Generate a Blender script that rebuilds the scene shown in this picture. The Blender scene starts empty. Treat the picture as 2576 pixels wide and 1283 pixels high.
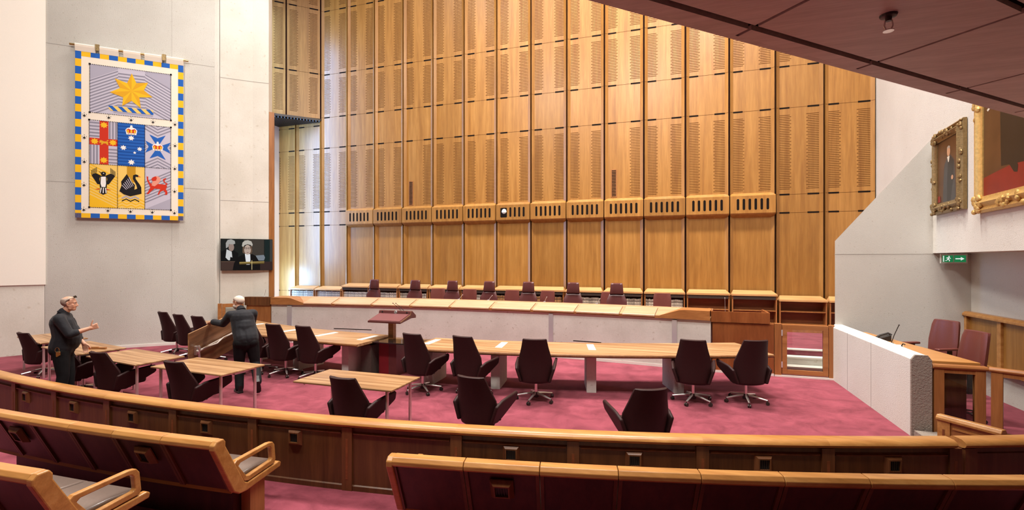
import bpy, bmesh, math, random
from mathutils import Vector, Matrix, Euler

random.seed(7)
scene = bpy.context.scene
COL = scene.collection
R = math.radians
PI = math.pi

# ------------------------------------------------------------------ camera, world, exposure, large lights
IMG_W, IMG_H = 2576, 1283
cam_d = bpy.data.cameras.new('camera')
cam = bpy.data.objects.new('camera', cam_d)
COL.objects.link(cam)
cam.location = (0, 0, 2.4)
cam.rotation_euler = (R(90), 0, R(18))
cam_d.sensor_width = 36
cam_d.lens = 36 * 1190 / IMG_W
cam_d.shift_y = 11.5 / IMG_W
cam_d.clip_start = 0.05
scene.camera = cam
scene.view_settings.view_transform = 'Standard'
scene.view_settings.look = 'None'
scene.view_settings.gamma = 1
scene.view_settings.exposure = 0.0
scene.view_settings.use_curve_mapping = False

world = bpy.data.worlds.new('world')
scene.world = world
world.use_nodes = True
world.node_tree.nodes['Background'].inputs[0].default_value = (1.0, 0.86, 0.74, 1)
world.node_tree.nodes['Background'].inputs[1].default_value = 0.02


def area(name, loc, target, sx, sy, power, color, spread=180):
    l = bpy.data.lights.new(name, 'AREA')
    l.shape = 'RECTANGLE'
    l.size = sx
    l.size_y = sy
    l.energy = power
    l.color = color
    l.spread = R(spread)
    o = bpy.data.objects.new(name, l)
    COL.objects.link(o)
    o.location = loc
    d = Vector(target) - Vector(loc)
    o.rotation_euler = d.to_track_quat('-Z', 'Y').to_euler()
    return o


WARM = (1.0, 0.84, 0.66)
NEUT = (1.0, 0.95, 0.88)
area('ceiling_lamp', (-9.0, 10.4, 16.9), (-9.0, 10.2, 0), 2.2, 1.0, 560, NEUT, 105)
area('ceiling_lamp', (-4.6, 10.8, 16.9), (-4.6, 10.4, 0), 2.2, 1.0, 720, NEUT, 105)
area('ceiling_lamp', (0.2, 10.4, 16.9), (0.2, 10.2, 0), 2.2, 1.0, 720, NEUT, 105)
area('ceiling_lamp', (-9.0, 4.4, 16.9), (-9.0, 5.0, 0), 2.2, 1.0, 500, NEUT)
area('ceiling_lamp', (2.4, 2.4, 15.5), (3.0, 9.5, 1.0), 2.2, 1.0, 850, NEUT)  # unseen lamp hung below the ceiling, placed to brighten the right-hand slab
area('front_fill', (-7.0, 0.2, 13.0), (-5.0, 10.0, 1.0), 2.2, 1.0, 700, NEUT)  # unseen pair of fill lights, added to brighten the faces towards the camera
area('front_fill', (-1.2, 0.6, 13.0), (0.6, 11.0, 1.0), 2.2, 1.0, 880, NEUT)
area('wall_washer', (-2.0, 10.6, 16.4), (-0.6, 15.0, 6.5), 5.0, 0.5, 230, WARM, 75)
area('wall_washer', (2.6, 10.6, 16.4), (2.8, 15.0, 6.5), 2.5, 0.5, 130, WARM, 75)
# daylight through the tall window and the low glazed door beside the bench, both on the left
area('window_daylight', (-14.15, 13.14, 6.9), (-11.4, 15.4, 6.8), 1.0, 9.5, 600, (0.26, 0.52, 1.0), 150)
area('window_daylight', (-14.56, 14.1, 1.27), (-13.6, 14.9, 1.25), 0.9, 1.5, 150, (0.28, 0.56, 1.0), 150)


# ------------------------------------------------------------------ materials
def new_mat(name):
    m = bpy.data.materials.new(name)
    m.use_nodes = True
    nt = m.node_tree
    return m, nt, nt.nodes['Principled BSDF']


def nd(nt, t, **kw):
    n = nt.nodes.new(t)
    for k, v in kw.items():
        setattr(n, k, v)
    return n


def plain(name, col, rough=0.5, metal=0.0, spec=0.5, emit=None, estr=0.0):
    m, nt, p = new_mat(name)
    p.inputs['Base Color'].default_value = (*col, 1)
    p.inputs['Roughness'].default_value = rough
    p.inputs['Metallic'].default_value = metal
    p.inputs['Specular IOR Level'].default_value = spec
    if emit:
        p.inputs['Emission Color'].default_value = (*emit, 1)
        p.inputs['Emission Strength'].default_value = estr
    return m


def ramp(nt, stops):
    r = nd(nt, 'ShaderNodeValToRGB')
    els = r.color_ramp.elements
    els[0].position, els[0].color = stops[0][0], (*stops[0][1], 1)
    els[1].position, els[1].color = stops[-1][0], (*stops[-1][1], 1)
    for pos, c in stops[1:-1]:
        e = els.new(pos)
        e.color = (*c, 1)
    return r


def mixmul(nt, a, fac_socket, lo, hi):
    mr = nd(nt, 'ShaderNodeMapRange')
    mr.inputs[3].default_value = lo
    mr.inputs[4].default_value = hi
    nt.links.new(fac_socket, mr.inputs[0])
    mx = nd(nt, 'ShaderNodeVectorMath', operation='SCALE')
    nt.links.new(a, mx.inputs[0])
    nt.links.new(mr.outputs[0], mx.inputs['Scale'])
    return mx.outputs[0]


def wood(name, dark, mid, light, scale, rough=0.42, vary=0.16, bump=0.03, spec=0.4, coat=0.0, spread=0.23):
    m, nt, p = new_mat(name)
    p.inputs['Coat Weight'].default_value = coat
    p.inputs['Coat Roughness'].default_value = 0.3
    tc = nd(nt, 'ShaderNodeTexCoord')
    oi = nd(nt, 'ShaderNodeObjectInfo')
    add = nd(nt, 'ShaderNodeVectorMath', operation='SCALE')
    cmb = nd(nt, 'ShaderNodeCombineXYZ')
    for i in range(3):
        nt.links.new(oi.outputs['Random'], cmb.inputs[i])
    nt.links.new(cmb.outputs[0], add.inputs[0])
    add.inputs['Scale'].default_value = 37.0
    off = nd(nt, 'ShaderNodeVectorMath', operation='ADD')
    nt.links.new(tc.outputs['Object'], off.inputs[0])
    nt.links.new(add.outputs[0], off.inputs[1])
    mp = nd(nt, 'ShaderNodeMapping')
    mp.inputs['Scale'].default_value = scale
    nt.links.new(off.outputs[0], mp.inputs['Vector'])
    n1 = nd(nt, 'ShaderNodeTexNoise')
    n1.inputs['Scale'].default_value = 1.0
    n1.inputs['Detail'].default_value = 5
    n1.inputs['Roughness'].default_value = 0.62
    n1.inputs['Distortion'].default_value = 0.35
    nt.links.new(mp.outputs[0], n1.inputs['Vector'])
    rp = ramp(nt, [(0.5 - spread, dark), (0.5, mid), (0.5 + spread, light)])
    nt.links.new(n1.outputs[0], rp.inputs[0])
    n2 = nd(nt, 'ShaderNodeTexNoise')
    n2.inputs['Scale'].default_value = 5.5
    n2.inputs['Detail'].default_value = 3
    nt.links.new(mp.outputs[0], n2.inputs['Vector'])
    c = mixmul(nt, rp.outputs[0], n2.outputs[0], 0.80, 1.2)
    if vary:
        c = mixmul(nt, c, oi.outputs['Random'], 1 - vary, 1 + vary)
    nt.links.new(c, p.inputs['Base Color'])
    p.inputs['Roughness'].default_value = rough
    p.inputs['Specular IOR Level'].default_value = spec
    if bump:
        b = nd(nt, 'ShaderNodeBump')
        b.inputs['Strength'].default_value = bump
        b.inputs['Distance'].default_value = 0.004
        nt.links.new(n2.outputs[0], b.inputs['Height'])
        nt.links.new(b.outputs[0], p.inputs['Normal'])
    return m


def concrete(name, c1, c2, pit=0.0, bump=0.2, fine=60.0, rough=0.9, stain=0.5, pitc=0.75):
    m, nt, p = new_mat(name)
    tc = nd(nt, 'ShaderNodeTexCoord')
    n1 = nd(nt, 'ShaderNodeTexNoise')
    n1.inputs['Scale'].default_value = stain
    n1.inputs['Detail'].default_value = 6
    nt.links.new(tc.outputs['Object'], n1.inputs['Vector'])
    rp = ramp(nt, [(0.35, c2), (0.62, c1)])
    nt.links.new(n1.outputs[0], rp.inputs[0])
    n2 = nd(nt, 'ShaderNodeTexNoise')
    n2.inputs['Scale'].default_value = fine
    n2.inputs['Detail'].default_value = 3
    n2.inputs['Roughness'].default_value = 0.7
    nt.links.new(tc.outputs['Object'], n2.inputs['Vector'])
    c = mixmul(nt, rp.outputs[0], n2.outputs[0], 0.90, 1.09)
    if pit:
        vo = nd(nt, 'ShaderNodeTexNoise')
        vo.inputs['Scale'].default_value = pit
        vo.inputs['Detail'].default_value = 1
        nt.links.new(tc.outputs['Object'], vo.inputs['Vector'])
        rp2 = ramp(nt, [(0.68, (1, 1, 1)), (0.76, (pitc, pitc * 0.96, pitc * 0.92))])
        nt.links.new(vo.outputs[0], rp2.inputs[0])
        mx = nd(nt, 'ShaderNodeVectorMath', operation='MULTIPLY')
        nt.links.new(c, mx.inputs[0])
        nt.links.new(rp2.outputs[0], mx.inputs[1])
        c = mx.outputs[0]
    nt.links.new(c, p.inputs['Base Color'])
    p.inputs['Roughness'].default_value = rough
    p.inputs['Specular IOR Level'].default_value = 0.2
    b = nd(nt, 'ShaderNodeBump')
    b.inputs['Strength'].default_value = bump
    b.inputs['Distance'].default_value = 0.02
    nt.links.new(n2.outputs[0], b.inputs['Height'])
    nt.links.new(b.outputs[0], p.inputs['Normal'])
    return m


def carpet_mat(name, c1, c2):
    m, nt, p = new_mat(name)
    tc = nd(nt, 'ShaderNodeTexCoord')
    n1 = nd(nt, 'ShaderNodeTexNoise')
    n1.inputs['Scale'].default_value = 2.2
    n1.inputs['Detail'].default_value = 7
    n1.inputs['Roughness'].default_value = 0.68
    n1.inputs['Distortion'].default_value = 0.6
    nt.links.new(tc.outputs['Object'], n1.inputs['Vector'])
    rp = ramp(nt, [(0.36, c2), (0.64, c1)])
    nt.links.new(n1.outputs[0], rp.inputs[0])
    n2 = nd(nt, 'ShaderNodeTexNoise')
    n2.inputs['Scale'].default_value = 160
    nt.links.new(tc.outputs['Object'], n2.inputs['Vector'])
    c = mixmul(nt, rp.outputs[0], n2.outputs[0], 0.85, 1.15)
    nt.links.new(c, p.inputs['Base Color'])
    p.inputs['Roughness'].default_value = 1.0
    p.inputs['Specular IOR Level'].default_value = 0.05
    p.inputs['Sheen Weight'].default_value = 0.25
    p.inputs['Sheen Tint'].default_value = (1, 0.6, 0.65, 1)
    b = nd(nt, 'ShaderNodeBump')
    b.inputs['Strength'].default_value = 0.4
    b.inputs['Distance'].default_value = 0.01
    nt.links.new(n2.outputs[0], b.inputs['Height'])
    nt.links.new(b.outputs[0], p.inputs['Normal'])
    return m


def noisy(name, col, scale=8, amp=0.25, rough=0.6, metal=0.0, bump=0.0, spec=0.4, sheen=0.0):
    m, nt, p = new_mat(name)
    tc = nd(nt, 'ShaderNodeTexCoord')
    n1 = nd(nt, 'ShaderNodeTexNoise')
    n1.inputs['Scale'].default_value = scale
    n1.inputs['Detail'].default_value = 4
    nt.links.new(tc.outputs['Object'], n1.inputs['Vector'])
    rgb = nd(nt, 'ShaderNodeRGB')
    rgb.outputs[0].default_value = (*col, 1)
    c = mixmul(nt, rgb.outputs[0], n1.outputs[0], 1 - amp, 1 + amp)
    nt.links.new(c, p.inputs['Base Color'])
    p.inputs['Roughness'].default_value = rough
    p.inputs['Metallic'].default_value = metal
    p.inputs['Specular IOR Level'].default_value = spec
    p.inputs['Sheen Weight'].default_value = sheen
    if bump:
        b = nd(nt, 'ShaderNodeBump')
        b.inputs['Strength'].default_value = bump
        b.inputs['Distance'].default_value = 0.01
        nt.links.new(n1.outputs[0], b.inputs['Height'])
        nt.links.new(b.outputs[0], p.inputs['Normal'])
    return m


def glass_mat(name):
    m = bpy.data.materials.new(name)
    m.use_nodes = True
    nt = m.node_tree
    nt.nodes.clear()
    out = nd(nt, 'ShaderNodeOutputMaterial')
    tr = nd(nt, 'ShaderNodeBsdfTransparent')
    tr.inputs[0].default_value = (0.93, 0.95, 0.94, 1)
    gl = nd(nt, 'ShaderNodeBsdfGlossy')
    gl.inputs['Roughness'].default_value = 0.02
    fr = nd(nt, 'ShaderNodeFresnel')
    fr.inputs[0].default_value = 1.45
    mx = nd(nt, 'ShaderNodeMixShader')
    nt.links.new(fr.outputs[0], mx.inputs[0])
    nt.links.new(tr.outputs[0], mx.inputs[1])
    nt.links.new(gl.outputs[0], mx.inputs[2])
    nt.links.new(mx.outputs[0], out.inputs[0])
    return m


M = {}
M['panel'] = wood('blond_timber_panel', (0.24, 0.10, 0.019), (0.312, 0.141, 0.029), (0.39, 0.19, 0.046), (9, 9, 0.55), rough=0.42, vary=0.11, spec=0.35, coat=0.35)
M['slit'] = plain('dark_slit', (0.10, 0.040, 0.012), 0.9, spec=0.05)
M['black_gap'] = plain('black_gap', (0.012, 0.009, 0.008), 0.9, spec=0.02)
M['redgap'] = plain('dark_red_gap', (0.022, 0.006, 0.005), 0.8, spec=0.1)
M['trim'] = wood('pale_timber', (0.40, 0.20, 0.075), (0.51, 0.275, 0.11), (0.62, 0.36, 0.16), (0.8, 9, 9), rough=0.35, vary=0.06)
M['mahog'] = wood('red_brown_timber', (0.070, 0.025, 0.009), (0.11, 0.041, 0.014), (0.155, 0.061, 0.020), (10, 10, 0.7), rough=0.38, vary=0.1)
M['brown'] = wood('brown_post_timber', (0.105, 0.036, 0.012), (0.15, 0.054, 0.018), (0.205, 0.08, 0.028), (10, 10, 0.8), rough=0.38, vary=0.08)
M['hood'] = wood('rosy_bench_top_timber', (0.36, 0.185, 0.095), (0.44, 0.24, 0.13), (0.52, 0.30, 0.17), (0.8, 9, 9), rough=0.33, vary=0.05)
M['bench_wood'] = wood('warm_brown_timber', (0.26, 0.095, 0.028), (0.34, 0.135, 0.042), (0.42, 0.18, 0.06), (0.8, 10, 10), rough=0.35, vary=0.05)
M['vert_wood'] = wood('warm_brown_upright_timber', (0.24, 0.088, 0.026), (0.32, 0.125, 0.038), (0.40, 0.165, 0.054), (10, 10, 0.8), rough=0.38, vary=0.08)
M['rail'] = wood('golden_rail_timber', (0.34, 0.14, 0.036), (0.44, 0.20, 0.056), (0.53, 0.27, 0.085), (0.9, 12, 12), rough=0.3, vary=0.05)
M['table'] = wood('striped_table_timber', (0.235, 0.118, 0.050), (0.345, 0.188, 0.086), (0.465, 0.28, 0.145), (0.45, 11, 11), rough=0.33, vary=0.05, spread=0.13)
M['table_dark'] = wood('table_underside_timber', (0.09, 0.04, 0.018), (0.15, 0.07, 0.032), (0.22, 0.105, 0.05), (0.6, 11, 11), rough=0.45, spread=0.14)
M['desk_board'] = wood('pale_desk_board', (0.42, 0.235, 0.135), (0.50, 0.29, 0.175), (0.57, 0.345, 0.215), (0.8, 9, 9), rough=0.3, vary=0.05)
M['soffit'] = wood('soffit_timber', (0.42, 0.38, 0.33), (0.49, 0.45, 0.39), (0.56, 0.52, 0.46), (1.2, 9, 9), rough=0.45, vary=0.05)
M['interior'] = wood('bookcase_interior_timber', (0.16, 0.045, 0.014), (0.21, 0.06, 0.019), (0.26, 0.08, 0.026), (0.8, 8, 8), rough=0.5)
M['conc_rough'] = concrete('bush_hammered_concrete', (0.625, 0.61, 0.565), (0.54, 0.52, 0.475), pit=32, bump=0.45, fine=75, pitc=0.8)
M['conc_right'] = concrete('pale_hammered_concrete', (0.66, 0.645, 0.605), (0.60, 0.58, 0.54), pit=30, bump=0.4, fine=75, pitc=0.82)
M['conc_smooth'] = concrete('smooth_board_marked_concrete', (0.68, 0.65, 0.59), (0.60, 0.565, 0.50), pit=9, pitc=0.88, bump=0.08, fine=30, stain=0.9)
M['conc_bench'] = concrete('pitted_concrete', (0.67, 0.655, 0.605), (0.59, 0.57, 0.52), pit=13, pitc=0.82, bump=0.12, fine=25, stain=1.6)
M['conc_brown'] = concrete('brown_split_face_concrete', (0.30, 0.25, 0.21), (0.23, 0.19, 0.16), bump=1.0, fine=45)
M['conc_grey'] = concrete('grey_concrete', (0.42, 0.40, 0.37), (0.34, 0.32, 0.29), bump=0.2)
M['plaster'] = concrete('cream_plaster', (0.88, 0.83, 0.75), (0.86, 0.81, 0.73), bump=0.05, fine=120)
M['white'] = plain('white_paint', (0.75, 0.71, 0.66), 0.6)
M['carpet'] = carpet_mat('rose_red_carpet', (0.285, 0.060, 0.086), (0.165, 0.031, 0.046))
M['bench_back'] = wood('dark_red_bench_timber', (0.035, 0.009, 0.006), (0.055, 0.014, 0.009), (0.078, 0.021, 0.013), (10, 10, 0.7), rough=0.4, vary=0.1)
M['maroon'] = noisy('maroon_fabric', (0.024, 0.006, 0.006), 40, 0.3, 0.6, bump=0.05, spec=0.28, sheen=0.0)
M['maroon_leather'] = noisy('maroon_leather', (0.085, 0.022, 0.022), 60, 0.2, 0.34, bump=0.04, spec=0.5)
M['oxblood'] = noisy('oxblood_leather', (0.13, 0.033, 0.026), 60, 0.2, 0.36, bump=0.04, spec=0.5)
M['grey_leather'] = noisy('taupe_leather', (0.16, 0.115, 0.095), 50, 0.15, 0.3, bump=0.05, spec=0.6)
M['chrome'] = plain('polished_chrome', (0.82, 0.80, 0.78), 0.3, 0.85)
M['steel'] = plain('brushed_steel', (0.62, 0.63, 0.66), 0.35, 0.5)
M['black'] = plain('black_plastic', (0.018, 0.016, 0.016), 0.45)
M['black_gloss'] = plain('black_glass', (0.012, 0.010, 0.010), 0.05, spec=0.6)
M['dark_metal'] = plain('dark_metal', (0.06, 0.05, 0.045), 0.4, 0.6)
M['brass'] = plain('aged_brass', (0.62, 0.44, 0.18), 0.3, 1.0)
M['gilt'] = noisy('gilt_gold', (0.60, 0.40, 0.14), 30, 0.35, 0.42, 0.6, bump=0.35)
M['gilt_dark'] = noisy('antique_gilt', (0.26, 0.175, 0.075), 35, 0.45, 0.42, 0.6, bump=0.4)
M['glass'] = glass_mat('clear_glass')
M['lectern_red'] = noisy('burgundy_timber', (0.095, 0.026, 0.024), 14, 0.2, 0.35)
M['lectern_top'] = noisy('rose_leather', (0.15, 0.048, 0.05), 90, 0.2, 0.4)
M['red_panel'] = noisy('crimson_panel', (0.17, 0.010, 0.014), 6, 0.1, 0.45)
M['grille'] = plain('grey_grille', (0.10, 0.075, 0.055), 0.6)
M['skin'] = noisy('skin', (0.58, 0.30, 0.20), 14, 0.10, 0.5, spec=0.35)
M['hair'] = noisy('short_grey_hair', (0.36, 0.27, 0.22), 40, 0.2, 0.8)
M['white_hair'] = noisy('white_hair', (0.66, 0.55, 0.47), 40, 0.15, 0.8)
M['shirt'] = noisy('black_cotton_shirt', (0.012, 0.012, 0.016), 9, 0.4, 0.75, bump=0.9, spec=0.25, sheen=0.08)
M['trousers'] = noisy('black_work_trousers', (0.008, 0.008, 0.009), 9, 0.4, 0.8, bump=0.8, spec=0.2)
M['shoe'] = plain('black_shoe_leather', (0.012, 0.011, 0.011), 0.4)


def flatc(name, srgb, rough=0.9):
    c = [((x / 255 + 0.055) / 1.055) ** 2.4 if x > 10 else x / 255 / 12.92 for x in srgb]
    return plain(name, c, rough, spec=0.15)


def glowc(name, srgb, s=1.0):
    c = [((x / 255 + 0.055) / 1.055) ** 2.4 if x > 10 else x / 255 / 12.92 for x in srgb]
    return plain(name, (0.004, 0.004, 0.004), 0.25, spec=0.3, emit=c, estr=s)


# ------------------------------------------------------------------ mesh builder
class MB:
    def __init__(s):
        s.v, s.f, s.m = [], [], []

    def add(s, verts, faces, m=0, T=None):
        k = len(s.v)
        for p in verts:
            p = Vector(p)
            s.v.append(T @ p if T else p)
        for f in faces:
            s.f.append([k + i for i in f])
            s.m.append(m)

    def box(s, x0, x1, y0, y1, z0, z1, m=0, T=None):
        V = [(x0, y0, z0), (x1, y0, z0), (x1, y1, z0), (x0, y1, z0), (x0, y0, z1), (x1, y0, z1), (x1, y1, z1), (x0, y1, z1)]
        s.add(V, [(0, 3, 2, 1), (4, 5, 6, 7), (0, 1, 5, 4), (1, 2, 6, 5), (2, 3, 7, 6), (3, 0, 4, 7)], m, T)

    def quad(s, a, b, c, d, m=0, T=None):
        s.add([a, b, c, d], [(0, 1, 2, 3)], m, T)

    def prism(s, poly, a0, a1, axis='z', m=0, T=None, mcap=None):
        n = len(poly)

        def P(p, a):
            if axis == 'z':
                return (p[0], p[1], a)
            if axis == 'y':
                return (p[0], a, p[1])
            return (a, p[0], p[1])
        V = [P(p, a0) for p in poly] + [P(p, a1) for p in poly]
        s.add(V, [[i, (i + 1) % n, n + (i + 1) % n, n + i] for i in range(n)], m, T)
        k = len(s.v) - 2 * n
        mc = m if mcap is None else mcap
        s.f.append([k + i for i in range(n)][::-1])
        s.m.append(mc)
        s.f.append([k + n + i for i in range(n)])
        s.m.append(mc)

    def tube(s, pts, r, n=8, m=0, T=None, cap=True):
        pts = [Vector(p) for p in pts]
        rs = r if isinstance(r, (list, tuple)) else [r] * len(pts)
        V, F = [], []
        up = None
        for i, p in enumerate(pts):
            a = pts[max(i - 1, 0)]
            b = pts[min(i + 1, len(pts) - 1)]
            t = (b - a).normalized()
            if up is None:
                up = Vector((0, 0, 1)) if abs(t.z) < 0.9 else Vector((1, 0, 0))
            x = t.cross(up)
            if x.length < 1e-4:
                x = t.cross(Vector((0, 1, 0)))
            x.normalize()
            y = x.cross(t).normalized()
            up = y
            for k in range(n):
                an = 2 * PI * k / n
                V.append(p + x * math.cos(an) * rs[i] + y * math.sin(an) * rs[i])
        for i in range(len(pts) - 1):
            for k in range(n):
                F.append((i * n + k, i * n + (k + 1) % n, (i + 1) * n + (k + 1) % n, (i + 1) * n + k))
        if cap:
            F.append(list(range(n))[::-1])
            F.append([(len(pts) - 1) * n + k for k in range(n)])
        s.add(V, F, m, T)

    def lathe(s, prof, n=16, m=0, T=None):
        V, F = [], []
        for r, z in prof:
            for k in range(n):
                a = 2 * PI * k / n
                V.append((r * math.cos(a), r * math.sin(a), z))
        for i in range(len(prof) - 1):
            for k in range(n):
                F.append((i * n + k, i * n + (k + 1) % n, (i + 1) * n + (k + 1) % n, (i + 1) * n + k))
        F.append(list(range(n))[::-1])
        F.append([(len(prof) - 1) * n + k for k in range(n)])
        s.add(V, F, m, T)

    def ball(s, c, r, n=12, m=0, T=None, sc=(1, 1, 1)):
        V, F = [], []
        h = n // 2
        for i in range(h + 1):
            t = PI * i / h
            for k in range(n):
                a = 2 * PI * k / n
                V.append((c[0] + r * sc[0] * math.sin(t) * math.cos(a), c[1] + r * sc[1] * math.sin(t) * math.sin(a), c[2] + r * sc[2] * math.cos(t)))
        for i in range(h):
            for k in range(n):
                F.append((i * n + k, i * n + (k + 1) % n, (i + 1) * n + (k + 1) % n, (i + 1) * n + k))
        s.add(V, F, m, T)

    def arc(s, C, th0, th1, n, sec, m=0, sign=-1):
        """sweep a closed section of (radius, z) about the vertical through C; sign -1: theta from -Y, +1: from +Y"""
        V, F = [], []
        q = len(sec)
        for i in range(n + 1):
            t = R(th0 + (th1 - th0) * i / n)
            for r, z in sec:
                V.append((C[0] + r * math.sin(t), C[1] + sign * r * math.cos(t), z))
        for i in range(n):
            for k in range(q):
                F.append((i * q + k, i * q + (k + 1) % q, (i + 1) * q + (k + 1) % q, (i + 1) * q + k))
        F.append(list(range(q))[::-1])
        F.append([n * q + k for k in range(q)])
        s.add(V, F, m)

    def mesh(s, name, mats, smooth=False, recalc=True, merge=False):
        me = bpy.data.meshes.new(name)
        me.from_pydata([tuple(p) for p in s.v], [], s.f)
        for mt in mats:
            me.materials.append(mt)
        for i, p in enumerate(me.polygons):
            p.material_index = s.m[i]
            p.use_smooth = smooth
        if recalc or merge:
            bm = bmesh.new()
            bm.from_mesh(me)
            if merge:
                bmesh.ops.remove_doubles(bm, verts=bm.verts, dist=1e-5)
            if recalc:
                bmesh.ops.recalc_face_normals(bm, faces=bm.faces)
            bm.to_mesh(me)
            bm.free()
        me.update()
        return me

    def build(s, name, mats, parent=None, local=False, smooth=False, bevel=0, seg=2, recalc=True, sub=0, merge=False, auto=True):
        if not isinstance(mats, (list, tuple)):
            mats = [mats]
        me = s.mesh(name, mats, smooth, recalc, merge)
        o = bpy.data.objects.new(name, me)
        COL.objects.link(o)
        if parent:
            o.parent = parent
            if not local:
                mw = Matrix.Identity(4)
                p = parent
                while p:
                    mw = p.matrix_basis @ mw
                    p = p.parent
                o.matrix_parent_inverse = mw.inverted()
        if bevel:
            b = o.modifiers.new('bevel', 'BEVEL')
            b.width = bevel
            b.segments = seg
            b.limit_method = 'ANGLE'
            b.angle_limit = R(40)
            b.harden_normals = False
        if sub:
            b = o.modifiers.new('sub', 'SUBSURF')
            b.levels = sub
            b.render_levels = sub
        if smooth and auto:
            me.shade_smooth() if hasattr(me, 'shade_smooth') else None
            try:
                me.set_sharp_from_angle(angle=R(42))
            except Exception:
                pass
        return o


def tag(o, label=None, cat=None, group=None, kind=None):
    if label:
        o['label'] = label
    if cat:
        o['category'] = cat
    if group:
        o['group'] = group
    if kind:
        o['kind'] = kind
    return o


def thing(name, label, cat, loc=(0, 0, 0), rz=0, group=None):
    o = bpy.data.objects.new(name, None)
    COL.objects.link(o)
    o.location = loc
    o.rotation_euler = (0, 0, rz)
    o.empty_display_size = 0.1
    return tag(o, label, cat, group)


def struct(o):
    o['kind'] = 'structure'
    return o


def copy_tree(o, parent=None):
    c = o.copy()
    COL.objects.link(c)
    if parent:
        c.parent = parent
    for ch in list(o.children):
        copy_tree(ch, c)
    return c


def place(proto, used, loc, rz, label, group=None, rot=None):
    """first call moves the prototype itself, later calls copy it"""
    if proto.name in used:
        o = copy_tree(proto)
    else:
        o = proto
        used.add(proto.name)
    o.location = loc
    o.rotation_euler = rot if rot else (0, 0, rz)
    o['label'] = label
    if group:
        o['group'] = group
    return o


USED = set()
ORD = ['first', 'second', 'third', 'fourth', 'fifth', 'sixth', 'seventh', 'eighth', 'ninth', 'tenth', 'eleventh', 'twelfth', 'thirteenth', 'fourteenth', 'fifteenth', 'sixteenth']

# ------------------------------------------------------------------ the setting
LQ = Vector((0.737, 0.676, 0)).normalized()      # direction of the banner wall
LN = Vector((0.676, -0.737, 0)).normalized()     # its normal, into the room
LP = Vector((-13.87, 9.08, 0))
LANG = math.atan2(LQ.y, LQ.x)


def LT(s, off=0.0, z=0.0, base=LP):
    """matrix of the wall frame: x along the wall, -y into the room"""
    p = base + LQ * s + LN * off
    return Matrix.Translation((p.x, p.y, z)) @ Matrix.Rotation(LANG, 4, 'Z')


TOP = 17.4
b = MB()
b.box(-24, 9, -6, 16, -0.12, 0)
struct(b.build('floor', M['carpet']))

b = MB()
b.box(-24, 9, -6, 16.5, TOP, TOP + 0.2)
struct(b.build('ceiling', M['plaster']))

# raised platform of the judges with its carpet
b = MB()
b.box(-14.62, 5.4, 11.95, 15.2, 0.001, 0.42)
struct(b.build('floor_platform', M['carpet']))

# steps behind the gates
for nm, xa, xb in (('floor_steps_right', 2.13, 3.9),):
    b = MB()
    b.box(xa, xb, 11.22, 11.94, 0.001, 0.14, 0)
    b.box(xa, xb, 11.58, 11.94, 0.14, 0.28, 0)
    b.box(xa, xb, 11.20, 11.30, 0.135, 0.165, 1)
    b.box(xa, xb, 11.56, 11.66, 0.275, 0.305, 1)
    b.box(xa, xb, 11.90, 12.0, 0.395, 0.424, 1)
    struct(b.build(nm, [M['conc_bench'], M['white']]))

# left concrete wall with the banner
b = MB()
T = LT(0)
b.box(-1.80, 1.94, 0, 0.9, 0, TOP, 0, T)
prof = [(1.94, 0.0), (2.0, 0.015), (2.045, 0.05), (2.06, 0.12), (2.06, 0.9), (1.94, 0.9)]
b.prism(prof, 0, TOP, 'z', 0, T)
wl = struct(b.build('wall_left', M['conc_rough']))
b = MB()
for z in (7.98, 4.42):
    b.box(-1.79, 1.93, -0.002, 0.02, z, z + 0.012, 0, T)
b.box(0.9, 0.908, -0.002, 0.02, 0.1, TOP, 0, T)
b.build('formwork_joint', M['conc_grey'], wl)
b = MB()
b.box(-1.80, 2.9, -0.02, 0.1, 0, 0.07, 0, T)
struct(b.build('baseboard_left', M['white']))

# smooth concrete pier that carries the screen
b = MB()
b.prism([(2.06, 0.04), (2.90, 0.04), (3.33, 0.0), (3.40, 0.5), (3.3, 1.2), (2.06, 1.2)], 0, TOP, 'z', 0, T)
pier = struct(b.build('wall_pier', M['conc_smooth']))
b = MB()
for z in (4.13, 7.72):
    b.box(2.07, 2.90, 0.037, 0.06, z, z + 0.012, 0, T)
    b.prism([(2.90, 0.037), (3.33, -0.003), (3.33, 0.05), (2.9, 0.09)], z, z + 0.012, 'z', 0, T)
b.build('formwork_joint', M['conc_grey'], pier)
b = MB()
b.box(3.335, 3.475, 0.0, 0.35, 0.0, 6.87, 0, T)
struct(b.build('trim_pier', M['vert_wood']))

# near left wall: cream plaster over a concrete base
far = Vector((-15.2, 7.86, 0))
fd = Vector((-0.475, -0.88, 0)).normalized()
fn = Vector((fd.y, -fd.x, 0))       # into the wall, away from the room
fang = math.atan2(fd.y, fd.x)
T2 = Matrix.Translation(far) @ Matrix.Rotation(fang, 4, 'Z')
b = MB()
b.box(0, 15, -0.5, 0, 0, 1.757, 0, T2)
struct(b.build('wall_near_left_base', M['conc_smooth']))
b = MB()
b.box(-0.02, 15, -0.5, 0.03, 1.757, TOP, 0, T2)
struct(b.build('wall_near_left', M['plaster']))

# back wall: backing and timber bays
BAY = 1.1926
BX0 = -13.753
YW = 15.03
b = MB()
b.box(-15.6, 5.6, YW + 0.055, YW + 0.4, 0, TOP)
wall_back = struct(b.build('wall_back', M['redgap']))


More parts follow.
